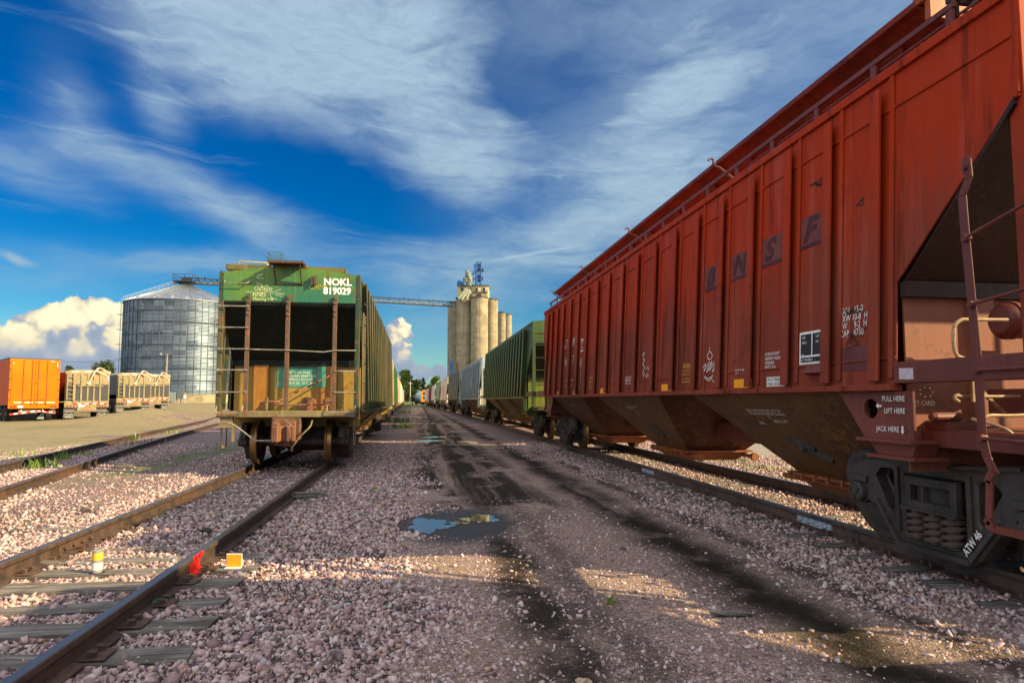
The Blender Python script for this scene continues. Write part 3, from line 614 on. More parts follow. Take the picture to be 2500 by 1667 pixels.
# ------------------------------------------------------------------ trucks (bogies)
ZC = RAIL+.457
def proto_truck():
    out = [(-1.10,.74),(-1.08,.90),(-1.00,1.00),(-.86,1.04),(-.30,.99),(.30,.99),(.86,1.04),(1.00,1.00),(1.08,.90),(1.10,.74),(1.03,.71),(1.02,.60),(.975,.58),(.97,.77),(.80,.77),(.79,.58),(.72,.55),(.66,.60),(.56,.47),(.43,.30),(.36,.24),(-.36,.24),(-.43,.30),(-.56,.47),(-.66,.60),(-.72,.55),(-.79,.58),(-.80,.77),(-.97,.77),(-.975,.58),(-1.02,.60),(-1.03,.71)]
    h1 = [(-.67,.83),(-.61,.90),(-.47,.91),(-.425,.87),(-.425,.57),(-.46,.52),(-.51,.55)]
    h2 = [(-.34,.89),(.34,.89),(.34,.36),(.30,.305),(-.30,.305),(-.34,.36)]
    h3 = [(-u, w) for u, w in reversed(h1)]
    s = MB(); me = plate_mesh(out, [h1, h2, h3], .13, .018)
    for sd_ in (-1, 1): merge_into(s, me, lambda c, q=sd_: (q*(1.02+c.z), c.x, c.y))
    lip = MB()
    for sd_ in (-1, 1):       # cast flanges along the top and the tension member
        s.bar((sd_*1.02, -.85, 1.03), (sd_*1.02, -.28, .985), .20, .03); s.bar((sd_*1.02, .28, .985), (sd_*1.02, .85, 1.03), .20, .03); s.bar((sd_*1.02, -.28, .985), (sd_*1.02, .28, .985), .20, .03)
        for e in (-1, 1): s.bar((sd_*1.02, e*.64, .60), (sd_*1.02, e*.38, .265), .21, .035); s.bar((sd_*1.02, e*.385, .36), (sd_*1.02, e*.385, .93), .18, .045)
        s.bar((sd_*1.02, -.38, .255), (sd_*1.02, .38, .255), .23, .045)
        for e in (-1, 1): s.box(sd_*1.02-.10, sd_*1.02+.10, e*.89-.12, e*.89+.12, .745, .80)
    s.box(-1.06, 1.06, -.24, .24, .60, .84); s.box(-.9, .9, -.16, .16, .84, .95); s.lathe([(0, .95), (.18, .95), (.18, 1.04), (0, 1.04)], 16)
    me = s.build('truck', STEEL(), None)
    bo = MB()
    for sd_ in (-1, 1):
        me2 = plate_mesh([(-.28,.60),(.25,.60),(.25,.86),(-.28,.86)], [[(-.235,.655),(.205,.655),(.205,.80),(-.235,.80)]], .07, .008)
        merge_into(bo, me2, lambda c, q=sd_: (q*(1.10+c.z), c.x, c.y)); bo.box(min(sd_*1.065, sd_*1.12), max(sd_*1.065, sd_*1.12), .06, .085, .64, .81); bo.box(min(sd_*.98, sd_*1.155), max(sd_*.98, sd_*1.155), -.30, .29, .58, .602)
    build_each(bo, 'bolster_end', STEEL(), me)
    for sd_ in (-1, 1):
        sp = MB()
        for cy in (-.185, 0, .185):
            pts = [(sd_*1.065+.075*math.cos(a), cy+.075*math.sin(a), .325+.235*a/(2*math.pi*4)) for a in np.linspace(0, 2*math.pi*4, 56)]
            sp.tube(pts, .021, 6); sp.lathe([(.056, .32), (.056, .58)], 8, 'Z', (sd_*1.065, cy, 0))
        sp.build('spring_nest', RUST_DARK(), me, smooth=True)
    for e in (-1, 1):
        ax = MB(); ax.lathe([(.075, -1.0), (.075, -.72), (.10, -.66), (.085, 0), (.10, .66), (.075, .72), (.075, 1.0)], 14, 'X', (0, e*.89, ZC), True); ax.build('axle', STEEL(), me, smooth=True)
        for sd_ in (-1, 1):
            w = MB(); t = sd_
            prof = [(.09, .66), (.12, .66), (.14, .70), (.36, .735), (.40, .69), (.487, .69), (.492, .705), (.485, .722), (.465, .735), (.459, .75), (.455, .825), (.445, .83), (.40, .825), (.37, .78), (.15, .76), (.12, .80), (.09, .80)]
            w.lathe([(r, t*x) for r, x in prof], 40, 'X', (0, e*.89, ZC)); w.build('wheel', WHEEL(), me, smooth=True)
            b = MB(); b.lathe([(0, t*1.165), (.035, t*1.165), (.035, t*1.155), (.085, t*1.155), (.098, t*1.14), (.098, t*1.085), (.112, t*1.08), (.112, t*.93), (0, t*.93)], 18, 'X', (0, e*.89, ZC+.004))
            for k in range(3):
                a = k*2.094+.5; b.lathe([(0, t*1.175), (.016, t*1.175), (.016, t*1.15)], 6, 'X', (0, e*.89+.06*math.cos(a), ZC+.06*math.sin(a)))
            b.build('bearing_cap', STEEL(), me, smooth=True)
    return me
RUST_DARK = lambda: paint('brown spring steel', (0.085, 0.060, 0.050), (0.05, 0.036, 0.031), .6, .2, .5, (0.16, .07, .04), .3, sscale=5)
def WHEEL():
    if 'wheel steel' in MATS: return MATS['wheel steel']
    m, N, b = newmat('wheel steel'); MATS['wheel steel'] = m; P = N.node('ShaderNodeTexCoord').outputs['Object']; X, Y, Z = N.xyz(P)
    yy = N.m('SUBTRACT', N.m('ABSOLUTE', Y), .89); zz = N.m('SUBTRACT', Z, ZC); r = N.m('SQRT', N.m('ADD', N.m('MULTIPLY', yy, yy), N.m('MULTIPLY', zz, zz)))
    tr = N.ss(r, .447, .453); n = N.noise(P, 6, 5, .7)
    N.put(b.inputs['Base Color'], N.mix(tr, N.mix(n, (0.018, .014, .012), (0.065, .045, .033)), N.mix(n, (.16, .085, .025), (.34, .21, .08))))
    N.put(b.inputs['Metallic'], N.m('MULTIPLY', tr, .7)); N.put(b.inputs['Roughness'], N.m('MULTIPLY_ADD', tr, -.30, .66)); return m
TRUCK = proto_truck()
def truck_simple():
    s = MB()
    for q in (-1, 1):
        s.prism([(-1.1,.75),(-.95,1.03),(.95,1.03),(1.1,.75),(.95,.55),(.7,.55),(.4,.25),(-.4,.25),(-.7,.55),(-.95,.55)], -.06, .06, lambda u, v, t: (q*1.02+t, u, v))
        for e in (-1, 1): s.lathe([(0, q*.69), (.48, q*.69), (.455, q*.75), (.455, q*.82), (0, q*.82)], 20, 'X', (0, e*.89, ZC))
    s.box(-1.1, 1.1, -.2, .2, .6, .95)
    o = s.build('truck', STEEL(), None); return o
TRUCK_S = truck_simple(); USED = {'T': False, 'S': False}
def add_truck(parent, y, simple):
    key = 'S' if simple else 'T'; src = TRUCK_S if simple else TRUCK
    if not USED[key]: o = src; USED[key] = True; o.parent = parent
    else: o = copy_tree(src, parent)
    o.location = (0, y, 0); KIDS.setdefault(parent.name, []).append(o); return o

# ------------------------------------------------------------------ covered hopper cars
SHADE_BLACK = lambda: paint('shaded weathered black slope sheet', (0.022, 0.018, 0.016), (0.012, 0.011, 0.011), .65, .25, .12, sscale=1.5, specks=.35)  # weathered black, with the shade under the end overhang put into the colour
def hopper_car(label, group, cx, cy, rz, P):
    """a covered hopper car; origin on the ground at its centre, y along the track"""
    g = lambda k, d=None: P.get(k, d)
    wb, wt, zs, ze = g('wb', 1.55), g('wt', 1.41), g('zs', 1.66), g('ze', 4.38)
    yT, yB, zc, zm = g('yT', 8.22), g('yB', 7.15), g('zc', 3.6), g('zm', 2.5)
    yE = g('yE', 8.75); zp = g('zp', 1.32); far = g('far', False); det = g('det', 0)
    mat = P['mat']; end_mat = g('end_mat', SHADE_BLACK()); low_mat = g('low_mat', mat); hop_mat = g('hop_mat', mat); fmat = g('frame_mat', low_mat)
    root = empty('hopper_car', (cx, cy, 0), rz, label, 'hopper car', group)
    hw = lambda z: wb+(wt-wb)*(z-zs)/(ze-zs)
    m = MB()
    prof = [(-yT, ze), (-yT, zc), (-yB, zm), (-yB, zs), (yB, zs), (yB, zm), (yT, zc), (yT, ze)]
    for s in (-1, 1):
        m.prism(prof, 0, .02, lambda u, v, t: (s*(hw(v)-t), u, v))
    # roof with a low ridge, and end caps
    rz_ = ze+g('rise', .13)
    m.add([(-wt, -yT, ze-.01), (-.45, -yT, rz_), (.45, -yT, rz_), (wt, -yT, ze-.01), (-wt, yT, ze-.01), (-.45, yT, rz_), (.45, yT, rz_), (wt, yT, ze-.01)], [(0,1,5,4), (1,2,6,5), (2,3,7,6)])
    for e in (-1, 1):
        w0, w1 = hw(zc)-.005, wt-.005
        m.prism([(-w0, zc), (w0, zc), (w1, ze-.012), (.45, rz_-.002), (-.45, rz_-.002), (-w1, ze-.012)], 0, .02, lambda u, v, t: (u, e*(yT-t-.002), v))
        m.box(-w0, w0, e*(yT-.06) if e > 0 else -yT+.004, e*(yT-.004) if e > 0 else -yT+.06, zc-.03, zc-.001)
    # ribs
    ribs = g('ribs'); rp, rw = g('rib_d', .095), g('rib_w', .20)
    for s in (-1, 1):
        for y in ribs:
            za, zb_ = zs+.03, ze-g('rib_top', .16)
            def X(z, t): return s*(hw(z)+t)
            w2 = rw*.36
            if far:
                m.hexa([(X(za, -.004), y-rw/2, za), (X(za, rp), y-w2, za), (X(za, rp), y+w2, za), (X(za, -.004), y+rw/2, za),
                    (X(zb_, -.004), y-rw/2, zb_), (X(zb_, rp), y-w2, zb_), (X(zb_, rp), y+w2, zb_), (X(zb_, -.004), y+rw/2, zb_)])
            else:       # post with its near side opened up to shape a dark shaded hollow
                pr = [(rw/2, -.004), (rw/2-.02, rp), (-rw*.30, rp), (-rw*.30, rp-.03), (-rw*.24, rp-.03), (-rw*.24, rp-.014), (rw/2-.035, rp-.014), (rw/2-.018, -.004)]
                n_ = len(pr); m.add([(X(z, d_), y+a_, z) for z in (za, zb_) for a_, d_ in pr], [(i, (i+1) % n_, n_+(i+1) % n_, n_+i) for i in range(n_)]+[tuple(range(n_)), tuple(range(n_, 2*n_))])
            if det: m.bar((X(za, .012), y-rw*.72, za+.02), (X(ze-.02, .012), y-rw*.72, ze-.05), .05, .02, (s, 0, 0))
        m.box(s*(wt-.01) if s > 0 else -wt-.035, s*(wt-.01) if s < 0 else wt+.035, -yT-.004, yT+.004, ze-.075, ze+.012)          # eave chord
        m.bar((s*(hw(ze-.36)+.004), -yT+.05, ze-.36), (s*(hw(ze-.36)+.004), yT-.05, ze-.36), .03, .02, (s, 0, 0))             # weld seam
        m.bar((s*(hw(zs+.22)+.004), -yB, zs+.22), (s*(hw(zs+.22)+.004), yB, zs+.22), .02, .016, (s, 0, 0))
        m.hexa([(s*(wb-.06), -yB-.003, zs-.05), (s*(wb+.07), -yB-.003, zs-.05), (s*(wb+.07), yB+.003, zs-.05), (s*(wb-.06), yB+.003, zs-.05),
                (s*(wb-.06), -yB-.003, zs+.004), (s*(wb+.07), -yB-.003, zs+.004), (s*(wb+.07), yB+.003, zs+.004), (s*(wb-.06), yB+.003, zs+.004)])       # side sill flange
        for e in (-1, 1):                                                                                                  # corner posts
            x = hw(ze)+.0
            pi_, po, pd = g('post', (.05, .05, .13))
            if det or not far: m.hexa([(s*(wt-pi_), e*(yT-pd), zp), (s*(wt+po), e*(yT-pd), zp), (s*(wt+po), e*(yT+.012), zp), (s*(wt-pi_), e*(yT+.012), zp), (s*(wt-pi_), e*(yT-pd), ze-.02), (s*(wt+po), e*(yT-pd), ze-.02), (s*(wt+po), e*(yT+.012), ze-.02), (s*(wt-pi_), e*(yT+.012), ze-.02)])
    body = m.build('body', mat, root, bevel=(.008 if det else 0))
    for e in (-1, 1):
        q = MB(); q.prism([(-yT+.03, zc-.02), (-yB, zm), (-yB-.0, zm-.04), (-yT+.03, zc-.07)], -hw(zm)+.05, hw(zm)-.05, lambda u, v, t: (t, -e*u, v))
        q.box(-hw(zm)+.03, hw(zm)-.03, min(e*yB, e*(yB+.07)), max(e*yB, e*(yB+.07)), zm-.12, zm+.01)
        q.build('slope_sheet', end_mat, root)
        q = MB(); q.box(-hw(zm)+.06, hw(zm)-.06, min(e*(yB-.02), e*yB), max(e*(yB-.02), e*yB), .95, zm-.10)
        if far or det: 
            for x in (-.75, .75): q.box(x-.09, x+.09, min(e*(yB+.002), e*(yB+.06)), max(e*(yB+.002), e*(yB+.06)), zp, zm-.1)
        q.build('end_sheet', low_mat, root)
    # underframe: centre sill, end platforms
    u = MB(); u.box(-.2, .2, -yE+.1, yE-.1, .86, 1.16)
    for e in (-1, 1):
        u.box(-1.36, 1.36, min(e*(yE-.18), e*yE), max(e*(yE-.18), e*yE), zp-.13, zp); u.box(-1.30, 1.30, min(e*yB, e*(yE-.19)), max(e*yB, e*(yE-.19)), zp-.05, zp-.02)
        for s in (-1, 1):
            if zs > 1.5: u.box(min(s*(wb-.12), s*(wb+.03)), max(s*(wb-.12), s*(wb+.03)), min(e*(yB+.01), e*(yE+.02)), max(e*(yB+.01), e*(yE+.02)), zs-.0+.008, zs+.18)
            u.box(min(s*1.25, s*1.34), max(s*1.25, s*1.34), min(e*yB, e*(yE-.2)), max(e*yB, e*(yE-.2)), zp-.16, zp-.03)
    u.build('underframe', fmat, root, bevel=(.006 if det else 0))
    tc = g('tc', 6.95)
    if zs > 1.5:
        for s in (-1, 1):
            for e in (-1, 1):
                sid = g('jack_mat', mat)
                b = MB(); me = plate_mesh([(-.37, zs-.055), (.52, zs-.055), (.20, 1.215), (-.37, 1.215)], [[(.11+.085*math.cos(a), 1.46+.085*math.sin(a)) for a in np.linspace(6.28, .2, 20)]], .02)
                merge_into(b, me, lambda c: (s*(wb-.015+c.z), e*(tc+-c.x*1.0) , c.y))
                ya = lambda v: e*(tc-v)
                b.box(min(s*(wb-.25), s*(wb+.05)), max(s*(wb-.25), s*(wb+.05)), min(ya(-.39), ya(.24)), max(ya(-.39), ya(.24)), 1.185, 1.213)
                b.hexa([(s*(wb-.22), ya(-.32), 1.08), (s*(wb-.02), ya(-.32), 1.08), (s*(wb-.02), ya(.06), 1.08), (s*(wb-.22), ya(.06), 1.08), (s*(wb-.22), ya(-.37), 1.184), (s*(wb-.02), ya(-.37), 1.184), (s*(wb-.02), ya(.17), 1.184), (s*(wb-.22), ya(.17), 1.184)])
                b.box(min(s*(wb-.28), s*(wb+.03)), max(s*(wb-.28), s*(wb+.03)), min(ya(-.40), ya(.14)), max(ya(-.40), ya(.14)), 1.052, 1.078)
                b.hexa([(s*(.3), ya(-.05), .95), (s*(wb-.05), ya(-.05), 1.2), (s*(wb-.05), ya(.05), 1.2), (s*(.3), ya(.05), .95), (s*(.3), ya(-.05), zs-.06), (s*(wb-.05), ya(-.05), zs-.06), (s*(wb-.05), ya(.05), zs-.06), (s*(.3), ya(.05), zs-.06)])
                b.build('jacking_pad', sid, root)
    # hoppers under the floor
    hs = g('hoppers', [(-4.95, 1.80), (0, 1.80), (4.95, 1.80)])
    for (c, hl) in hs:
        h = MB(); zt, zb_ = zs-.05, g('zout', .62); tx, bx, bl = wb-.04, .56, hl*.42
        h.hexa([(-bx, c-bl, zb_), (bx, c-bl, zb_), (bx, c+bl, zb_), (-bx, c+bl, zb_), (-tx, c-hl, zt), (tx, c-hl, zt), (tx, c+hl, zt), (-tx, c+hl, zt)])
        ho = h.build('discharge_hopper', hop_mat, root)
        if g('hop_side'):  # thin lighter skin so the side faces stand out from the darker ends
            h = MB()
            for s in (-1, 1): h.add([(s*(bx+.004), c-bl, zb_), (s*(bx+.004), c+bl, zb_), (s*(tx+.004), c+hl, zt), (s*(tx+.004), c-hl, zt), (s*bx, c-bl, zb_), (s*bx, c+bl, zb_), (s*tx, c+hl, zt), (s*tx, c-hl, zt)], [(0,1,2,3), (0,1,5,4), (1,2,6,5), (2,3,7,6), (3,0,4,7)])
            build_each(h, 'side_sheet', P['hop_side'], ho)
        o = MB(); o.box(-bx-.10, bx+.10, c-bl-.10, c+bl+.10, zb_-.03, zb_); o.hexa([(-bx+.12, c-bl+.12, zb_-.19), (bx-.12, c-bl+.12, zb_-.19), (bx-.12, c+bl-.12, zb_-.19), (-bx+.12, c+bl-.12, zb_-.19), (-bx-.04, c-bl-.04, zb_-.031), (bx+.04, c-bl-.04, zb_-.031), (bx+.04, c+bl+.04, zb_-.031), (-bx-.04, c+bl+.04, zb_-.031)])
        if not far:
            for sgn in (-1, 1): o.tube([(sgn*(bx-.05), c-bl-.4, zb_-.09), (sgn*(bx-.05), c+bl+.4, zb_-.09)], .035, 8); o.lathe([(0, 0), (.07, 0), (.07, .08), (0, .08)], 10, 'Y', (sgn*(bx-.05), c-bl-.45, zb_-.09))
            for k in range(7):
                o.box(-bx-.13, -bx-.10, c-bl+k*bl/3-.02, c-bl+k*bl/3+.02, zb_-.06, zb_+.01)
        o.build('outlet_gate', g('gate_mat', RUSTY()), ho)
    for e in (-1, 1): add_truck(root, e*tc, far)
    # couplers
    for e in (-1, 1):
        c = MB(); y = e*yE
        c.box(-.08, .08, min(y-e*.2, y+e*.28), max(y-e*.2, y+e*.28), .80, .96)
        k = [(-.16, .0), (-.20, .14), (-.17, .30), (-.05, .33), (-.02, .24), (-.07, .18), (-.02, .08), (.10, .06), (.18, .16), (.25, .15), (.24, .02), (.12, -.06)]
        c.prism(k, .72, 1.02, lambda a, b_, t: (a*1.0, y+e*(.26+b_), t)); c.box(-.19, .19, min(y, y+e*.03), max(y, y+e*.03), .70, 1.12)
        c.build('coupler', RUSTY(), root, bevel=.012 if det else 0)
    # ladders on the near and far corners
    lm = g('ladder_mat', fmat)
    if not g('no_ladder'):
        for e in (-1, 1):
            for s in ((-1, 1)):
                if far and e > 0: continue
                l = MB(); y = e*(yT+.03)
                l.bar((s*(wt-.52), y, zp), (s*(wt-.52), y, zc+.12), .07, .02, (0, 1, 0))
                for k in range(6): l.tube([(s*(wt-.52), y-e*.02, zp+.40+.44*k), (s*(wt+.02), y-e*.02, zp+.40+.44*k)], .012, 6)
                l.tube([(s*(wt-.5), y, zp-.05), (s*(wt-.5), y, zp-.45), (s*(wt-.05), y, zp-.45), (s*(wt-.05), y, zp-.05)], .014, 6); l.build('ladder', lm, root)
    # roof walkway and hatches
    r = MB()
    if not far:
        n = int(2*yT/.14)
        wz = g('walk_dz', 0.0)
        for x in (-.27, -.16, -.05, .06, .17, .28): r.box(x-.02, x+.02, -yT+(.4 if wz else -.25), yT+.25, rz_+.16+wz, rz_+.19+wz)
        for k in range(int(2*yT/1.3)+1): r.box(-.33, .33, -yT+1.3*k-.03, -yT+1.3*k+.03, rz_+.10+wz, rz_+.158+wz); r.box(-.03, .03, -yT+1.3*k-.03, -yT+1.3*k+.03, rz_-.01, rz_+.10+wz)
    else: r.box(-.33, .33, -yT-.25, yT+.25, rz_+.12, rz_+.17); r.box(-.28, .28, -yT, yT, rz_-.01, rz_+.12)
    r.build('roof_walkway', fmat if not g('walk_mat') else P['walk_mat'], root)
    root['hw'] = 0
    return root, hw
def side_text(root, body, size, y, z, hw, s, mat, name='lettering', sx=.85, bold=0.0, align='LEFT', eps=.006, line=.95, slant=0.0):
    """stencil lettering on the side of a car; s = -1 for the side facing -X (reads towards -y)"""
    co, fs = text_mesh(body, size, align, bold, sx, line); mb = MB()
    mb.add([(s*(hw(z+v)+eps), y-s*(-1)*(-1)*0 + (u+slant*v)*(1 if s > 0 else -1), z+v) for u, v, _ in co], fs)
    return mb.build(name, mat, root, recalc=False)
def end_text(root, body, size, x, z, y, mat, name='lettering', sx=.85, bold=0.0, align='LEFT', line=.95):
    co, fs = text_mesh(body, size, align, bold, sx, line); mb = MB()
    mb.add([(x+u, y, z+v) for u, v, _ in co], fs); return mb.build(name, mat, root, recalc=False)
def side_rect(root, y0, y1, z0, z1, hw, s, mat, name, eps=.004):
    mb = MB(); mb.hexa([(s*(hw(z0)-.002), y0, z0), (s*(hw(z0)+eps), y0, z0), (s*(hw(z0)+eps), y1, z0), (s*(hw(z0)-.002), y1, z0), (s*(hw(z1)-.002), y0, z1), (s*(hw(z1)+eps), y0, z1), (s*(hw(z1)+eps), y1, z1), (s*(hw(z1)-.002), y1, z1)])
    return mb.build(name, mat, root)
def side_scribble(root, strokes, w, y, z, sc, hw, s, mat, name='graffiti', eps=.006):
    mb = MB()
    for st in strokes:
        v2, fs = scribble(smooth_pts([(a*sc, b*sc) for a, b in st]), w); mb.add([(s*(hw(z+v)+eps), y+u*(1 if s > 0 else -1), z+v) for u, v in v2], fs)
    return build_each(mb, name, mat, root, gap=.10, recalc=False)
def uniform_ribs(yB, n, extra=.0): return list(np.linspace(-yB-extra, yB+extra, n))
# ------------------------------------------------------------------ right-hand train: the red car
RED = paint('oxide red car paint', (0.225, 0.043, 0.022), (0.16, 0.033, 0.018), .66, .45, .14, (0.10, 0.022, 0.010), .85, (0.045, 0.009, 0.006), sscale=.9, spec=.15, wash=((0.35, 0.030, 0.004), 2.4, 3.6))
RED_ORANGE = None
RED_LOW = paint('faded salmon end sheet', (0.27, 0.092, 0.055), (0.20, 0.070, 0.043), .6, .25, .25, (.12, .05, .02), .3, specks=.6)
RED_HOP = paint('shaded maroon hopper sheet', (0.085, 0.018, 0.009), (0.055, 0.013, 0.007), .55, .3, .4, (0.20, 0.075, 0.012), .35, (0.018, 0.011, 0.008), sscale=1.3, specks=.9)  # end slopes kept dark maroon: their shade is put into the colour
RED_HOPS = paint('lit dusty olive side sheet', (0.135, 0.062, 0.022), (0.085, 0.038, 0.016), .55, .35, .5, (0.22, 0.085, 0.012), .5, (0.03, 0.018, 0.010), sscale=1.3, specks=.9)  # dusty side faces, also lightened for the light they catch
RED_END = paint('dark maroon slope sheet', (0.022, 0.006, 0.005), (0.014, 0.005, 0.005), .6, .15, .1, sscale=1.5, specks=.5)  # weathered maroon taken near black for the shade on this down-facing sheet
RED_FRAME = paint('maroon frame steel', (0.15, 0.033, 0.022), (0.115, 0.027, 0.020), .5, .25, .12, (0.08, .03, .02), .35, (0.05, .012, .01), sscale=2)
RED_PAD = paint('maroon jacking pad', (0.165, 0.040, 0.027), (0.13, 0.033, 0.024), .5, .2, .12, (0.05, .02, .015), .25, (0.05, .012, .01), sscale=2)
GATE = paint('orange rust gate steel', (0.30, 0.085, 0.025), (0.19, 0.055, 0.02), .6, .3, .4, (.36, .14, .03), .3, sscale=3)
CY = 11.85
ry = [4.85,5.5,6.17,6.92,7.68,8.42,9.21,10.04,10.9,11.75,12.62,13.46,14.3,15.1,15.93,16.76,17.5,18.2,18.85]
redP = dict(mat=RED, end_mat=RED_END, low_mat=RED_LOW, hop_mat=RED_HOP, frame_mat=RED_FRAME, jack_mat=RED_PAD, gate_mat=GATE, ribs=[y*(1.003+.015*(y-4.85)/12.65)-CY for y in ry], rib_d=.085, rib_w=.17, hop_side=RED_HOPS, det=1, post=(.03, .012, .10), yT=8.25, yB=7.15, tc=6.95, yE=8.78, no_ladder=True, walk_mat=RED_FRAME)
GR = 'hopper cars of the right train'; GL = 'hopper cars of the left train'
red, hwR = hopper_car('oxide red covered hopper car with stencilled white lettering, large in the right foreground', GR, RX, CY, 0, redP)
L = lambda y: y-CY
W = WHITE(); Yl = YELL()
# open roof hatch covers tilted out over the near side, with latch hooks
HATCH = paint('dark red hatch paint', (.20, .022, .008), (.11, .015, .007), .5, .3, .35, (.10, .02, .008), .6, (.05, .010, .006), sscale=1.6, seed=61, spec=.25)
hy = [4.58, 8.28, 11.95, 15.6, 19.2]
for i in range(4):
    a, b = L(hy[i])+.02, L(hy[i+1])-.02; q = MB()
    q.prism([(-1.00, 4.66), (-1.235, 4.83), (-1.30, 4.84), (-1.305, 4.90), (-1.235, 4.905), (-.98, 4.72)], a, b, lambda u, v, t: (u, t, v))
    for k in np.linspace(a+.5, b-.5, 3):
        q.hexa([(-1.06, k-.12, 4.60), (-1.02, k-.12, 4.60), (-1.02, k+.12, 4.60), (-1.06, k+.12, 4.60), (-1.17, k-.12, 4.765), (-1.13, k-.12, 4.79), (-1.13, k+.12, 4.79), (-1.17, k+.12, 4.765)])
        q.bar((-1.03, k, 4.62), (-1.0, k, 4.42), .10, .03, (1, 0, 0))
    o = q.build('hatch_cover', HATCH, red, bevel=.006)
    h = MB(); h.tube([(-1.02, b+.02, 4.64), (-1.24, b+.02, 4.79), (-1.33, b+.02, 4.85), (-1.325, b+.02, 4.92), (-1.35, b+.02, 4.945), (-1.39, b+.02, 4.935), (-1.40, b+.02, 4.91)], .016, 6); h.build('latch', RED_FRAME, o)
q = MB(); q.tube([(-1.30, L(4.58), 4.90), (-.7, L(4.55), 4.98), (-.2, L(4.55), 4.98)], .05, 10); q.box(-1.25, -.2, L(4.5), L(4.56), 4.70, 4.94); q.build('hatch_end', paint('rusty hatch end', (.32, .08, .02), (.22, .05, .02), .6, .3, .5, sscale=4), red)
rl = MB(); rl.box(-1.375, -1.345, L(4.15), L(19.6), 4.555, 4.60)
for y in np.arange(4.2, 19.6, .84): rl.box(-1.37, -1.35, L(y)-.035, L(y)+.035, 4.38, 4.556)
for y in np.arange(3.75, 7.2, .075):
    for k in range(3): rl.bar((-1.30+.11*k, L(y), 4.50), (-1.22+.11*k, L(y)+.05, 4.50), .028, .012)
for x in (-1.32, -1.20, -1.09, -.98): rl.box(x-.008, x+.008, L(3.7), L(7.3), 4.488, 4.508)
rl.build('side_running_board', RED_FRAME, red)
ew = MB()
for k in range(14): ew.bar((-1.28+.09*k, L(3.62), 4.70), (-1.22+.09*k, L(4.25), 4.70), .03, .04)
ew.box(-1.32, .2, L(3.60), L(3.64), 4.655, 4.735); ew.box(-1.32, .2, L(4.24), L(4.28), 4.655, 4.735)
ew.bar((-1.30, L(4.22), 4.36), (-1.30, L(4.22), 4.66), .06, .03, (1, 0, 0)); ew.bar((-1.30, L(4.22), 4.66), (-1.10, L(3.62), 4.66), .05, .05)
ew.build('end_walkway', paint('dark walkway steel', (.035, .02, .018), None, .5, .3, .3, sscale=4), red)
# end ladder with its bent stile
la = MB(); xs_ = -1.57
prof = [(3.90, 3.26), (3.89, 3.10), (3.95, 2.99), (3.94, 2.70), (3.915, 2.21), (3.89, 1.74), (3.885, 1.27), (3.86, 1.15), (3.80, 1.04)]
for (a, b) in zip(prof[:-1], prof[1:]):
    la.hexa([(xs_-.012, L(b[0])-.036, b[1]), (xs_, L(b[0])-.036, b[1]), (xs_, L(b[0])+.036, b[1]), (xs_-.012, L(b[0])+.036, b[1]), (xs_-.012, L(a[0])-.036, a[1]), (xs_, L(a[0])-.036, a[1]), (xs_, L(a[0])+.036, a[1]), (xs_-.012, L(a[0])+.036, a[1])])
la.build('ladder_stile', RED_FRAME, red, bevel=.004)
ru = MB()
for (y0, z0, y1, z1) in ((3.92, 2.675, 3.38, 2.80), (3.90, 2.20, 3.38, 2.25), (3.88, 1.74, 3.38, 1.74), (3.87, 1.275, 3.38, 1.26)):
    ru.tube([(xs_-.03, L(y0), z0), (xs_-.03, L(y0)-.1, z0+(z1-z0)*.2), (xs_-.03, L(y1), z1)], .0125, 8)
    ru.lathe([(0, -.045), (.024, -.045), (.028, -.03), (.028, 0), (0, 0)], 10, 'X', (xs_, L(y0), z0))
ru.lathe([(0, -.04), (.02, -.04), (.02, 0), (0, 0)], 8, 'X', (xs_, L(3.90), 3.18)); build_each(ru, 'ladder_rung', RED_FRAME, red, smooth=True)
stp = MB()
pts = [(3.82, .99), (3.84, .74), (3.86, .70), (3.80, .675), (3.45, .67), (3.41, .71), (3.42, 1.0)]
for a, b in zip(pts[:-1], pts[1:]): stp.bar((xs_-.03, L(a[0]), a[1]), (xs_-.03, L(b[0]), b[1]), .05, .016, (1, 0, 0))
stp.bar((xs_-.03, L(3.80), 1.05), (xs_-.03, L(3.84), .98), .05, .016, (1, 0, 0)); stp.bar((xs_-.03, L(3.42), 1.0), (xs_-.03, L(3.45), 1.20), .05, .016, (1, 0, 0))
stp.build('stirrup_step', RED_FRAME, red)
# end piping, brake reservoir and levers in the light under the slope sheet
PIPE = flat('dusty air pipe', (.30, .20, .11), .55, var=.3, scale=9)
pi = MB(); ye = lambda y: L(y)
pi.tube(smooth_pts([(-1.20, ye(4.2), 1.85), (-1.47+.03, ye(4.2), 1.86), (-1.46, ye(4.2), 2.06), (-1.40, ye(4.2), 2.13), (-1.30, ye(4.2), 2.135), (-1.0, ye(4.2), 2.14)], 5), .014, 8)
pi.tube(smooth_pts([(-1.40, ye(4.25), 1.52), (-1.44, ye(4.25), 1.55), (-1.40, ye(4.25), 1.57), (-1.30, ye(4.25), 1.56), (-.4, ye(4.2), 1.56)], 5), .013, 8)
pi.tube(smooth_pts([(-1.38, ye(4.1), 1.38), (-1.30, ye(4.1), 1.42), (-1.1, ye(4.1), 1.42), (-.6, ye(4.05), 1.44)], 4), .013, 8)
pi.tube(smooth_pts([(-1.40, ye(4.15), 1.395), (-1.28, ye(4.0), 1.33), (-1.20, ye(3.95), 1.22), (-1.17, ye(3.9), 1.14)], 4), .013, 8)
pi.bar((-1.29, ye(4.22), 1.52), (-1.29, ye(4.22), 1.70), .05, .02, (0, 1, 0)); pi.bar((-1.22, ye(4.3), 1.66), (-.95, ye(4.3), 1.42), .022)
build_each(pi, 'air_pipe', PIPE, red, smooth=True)
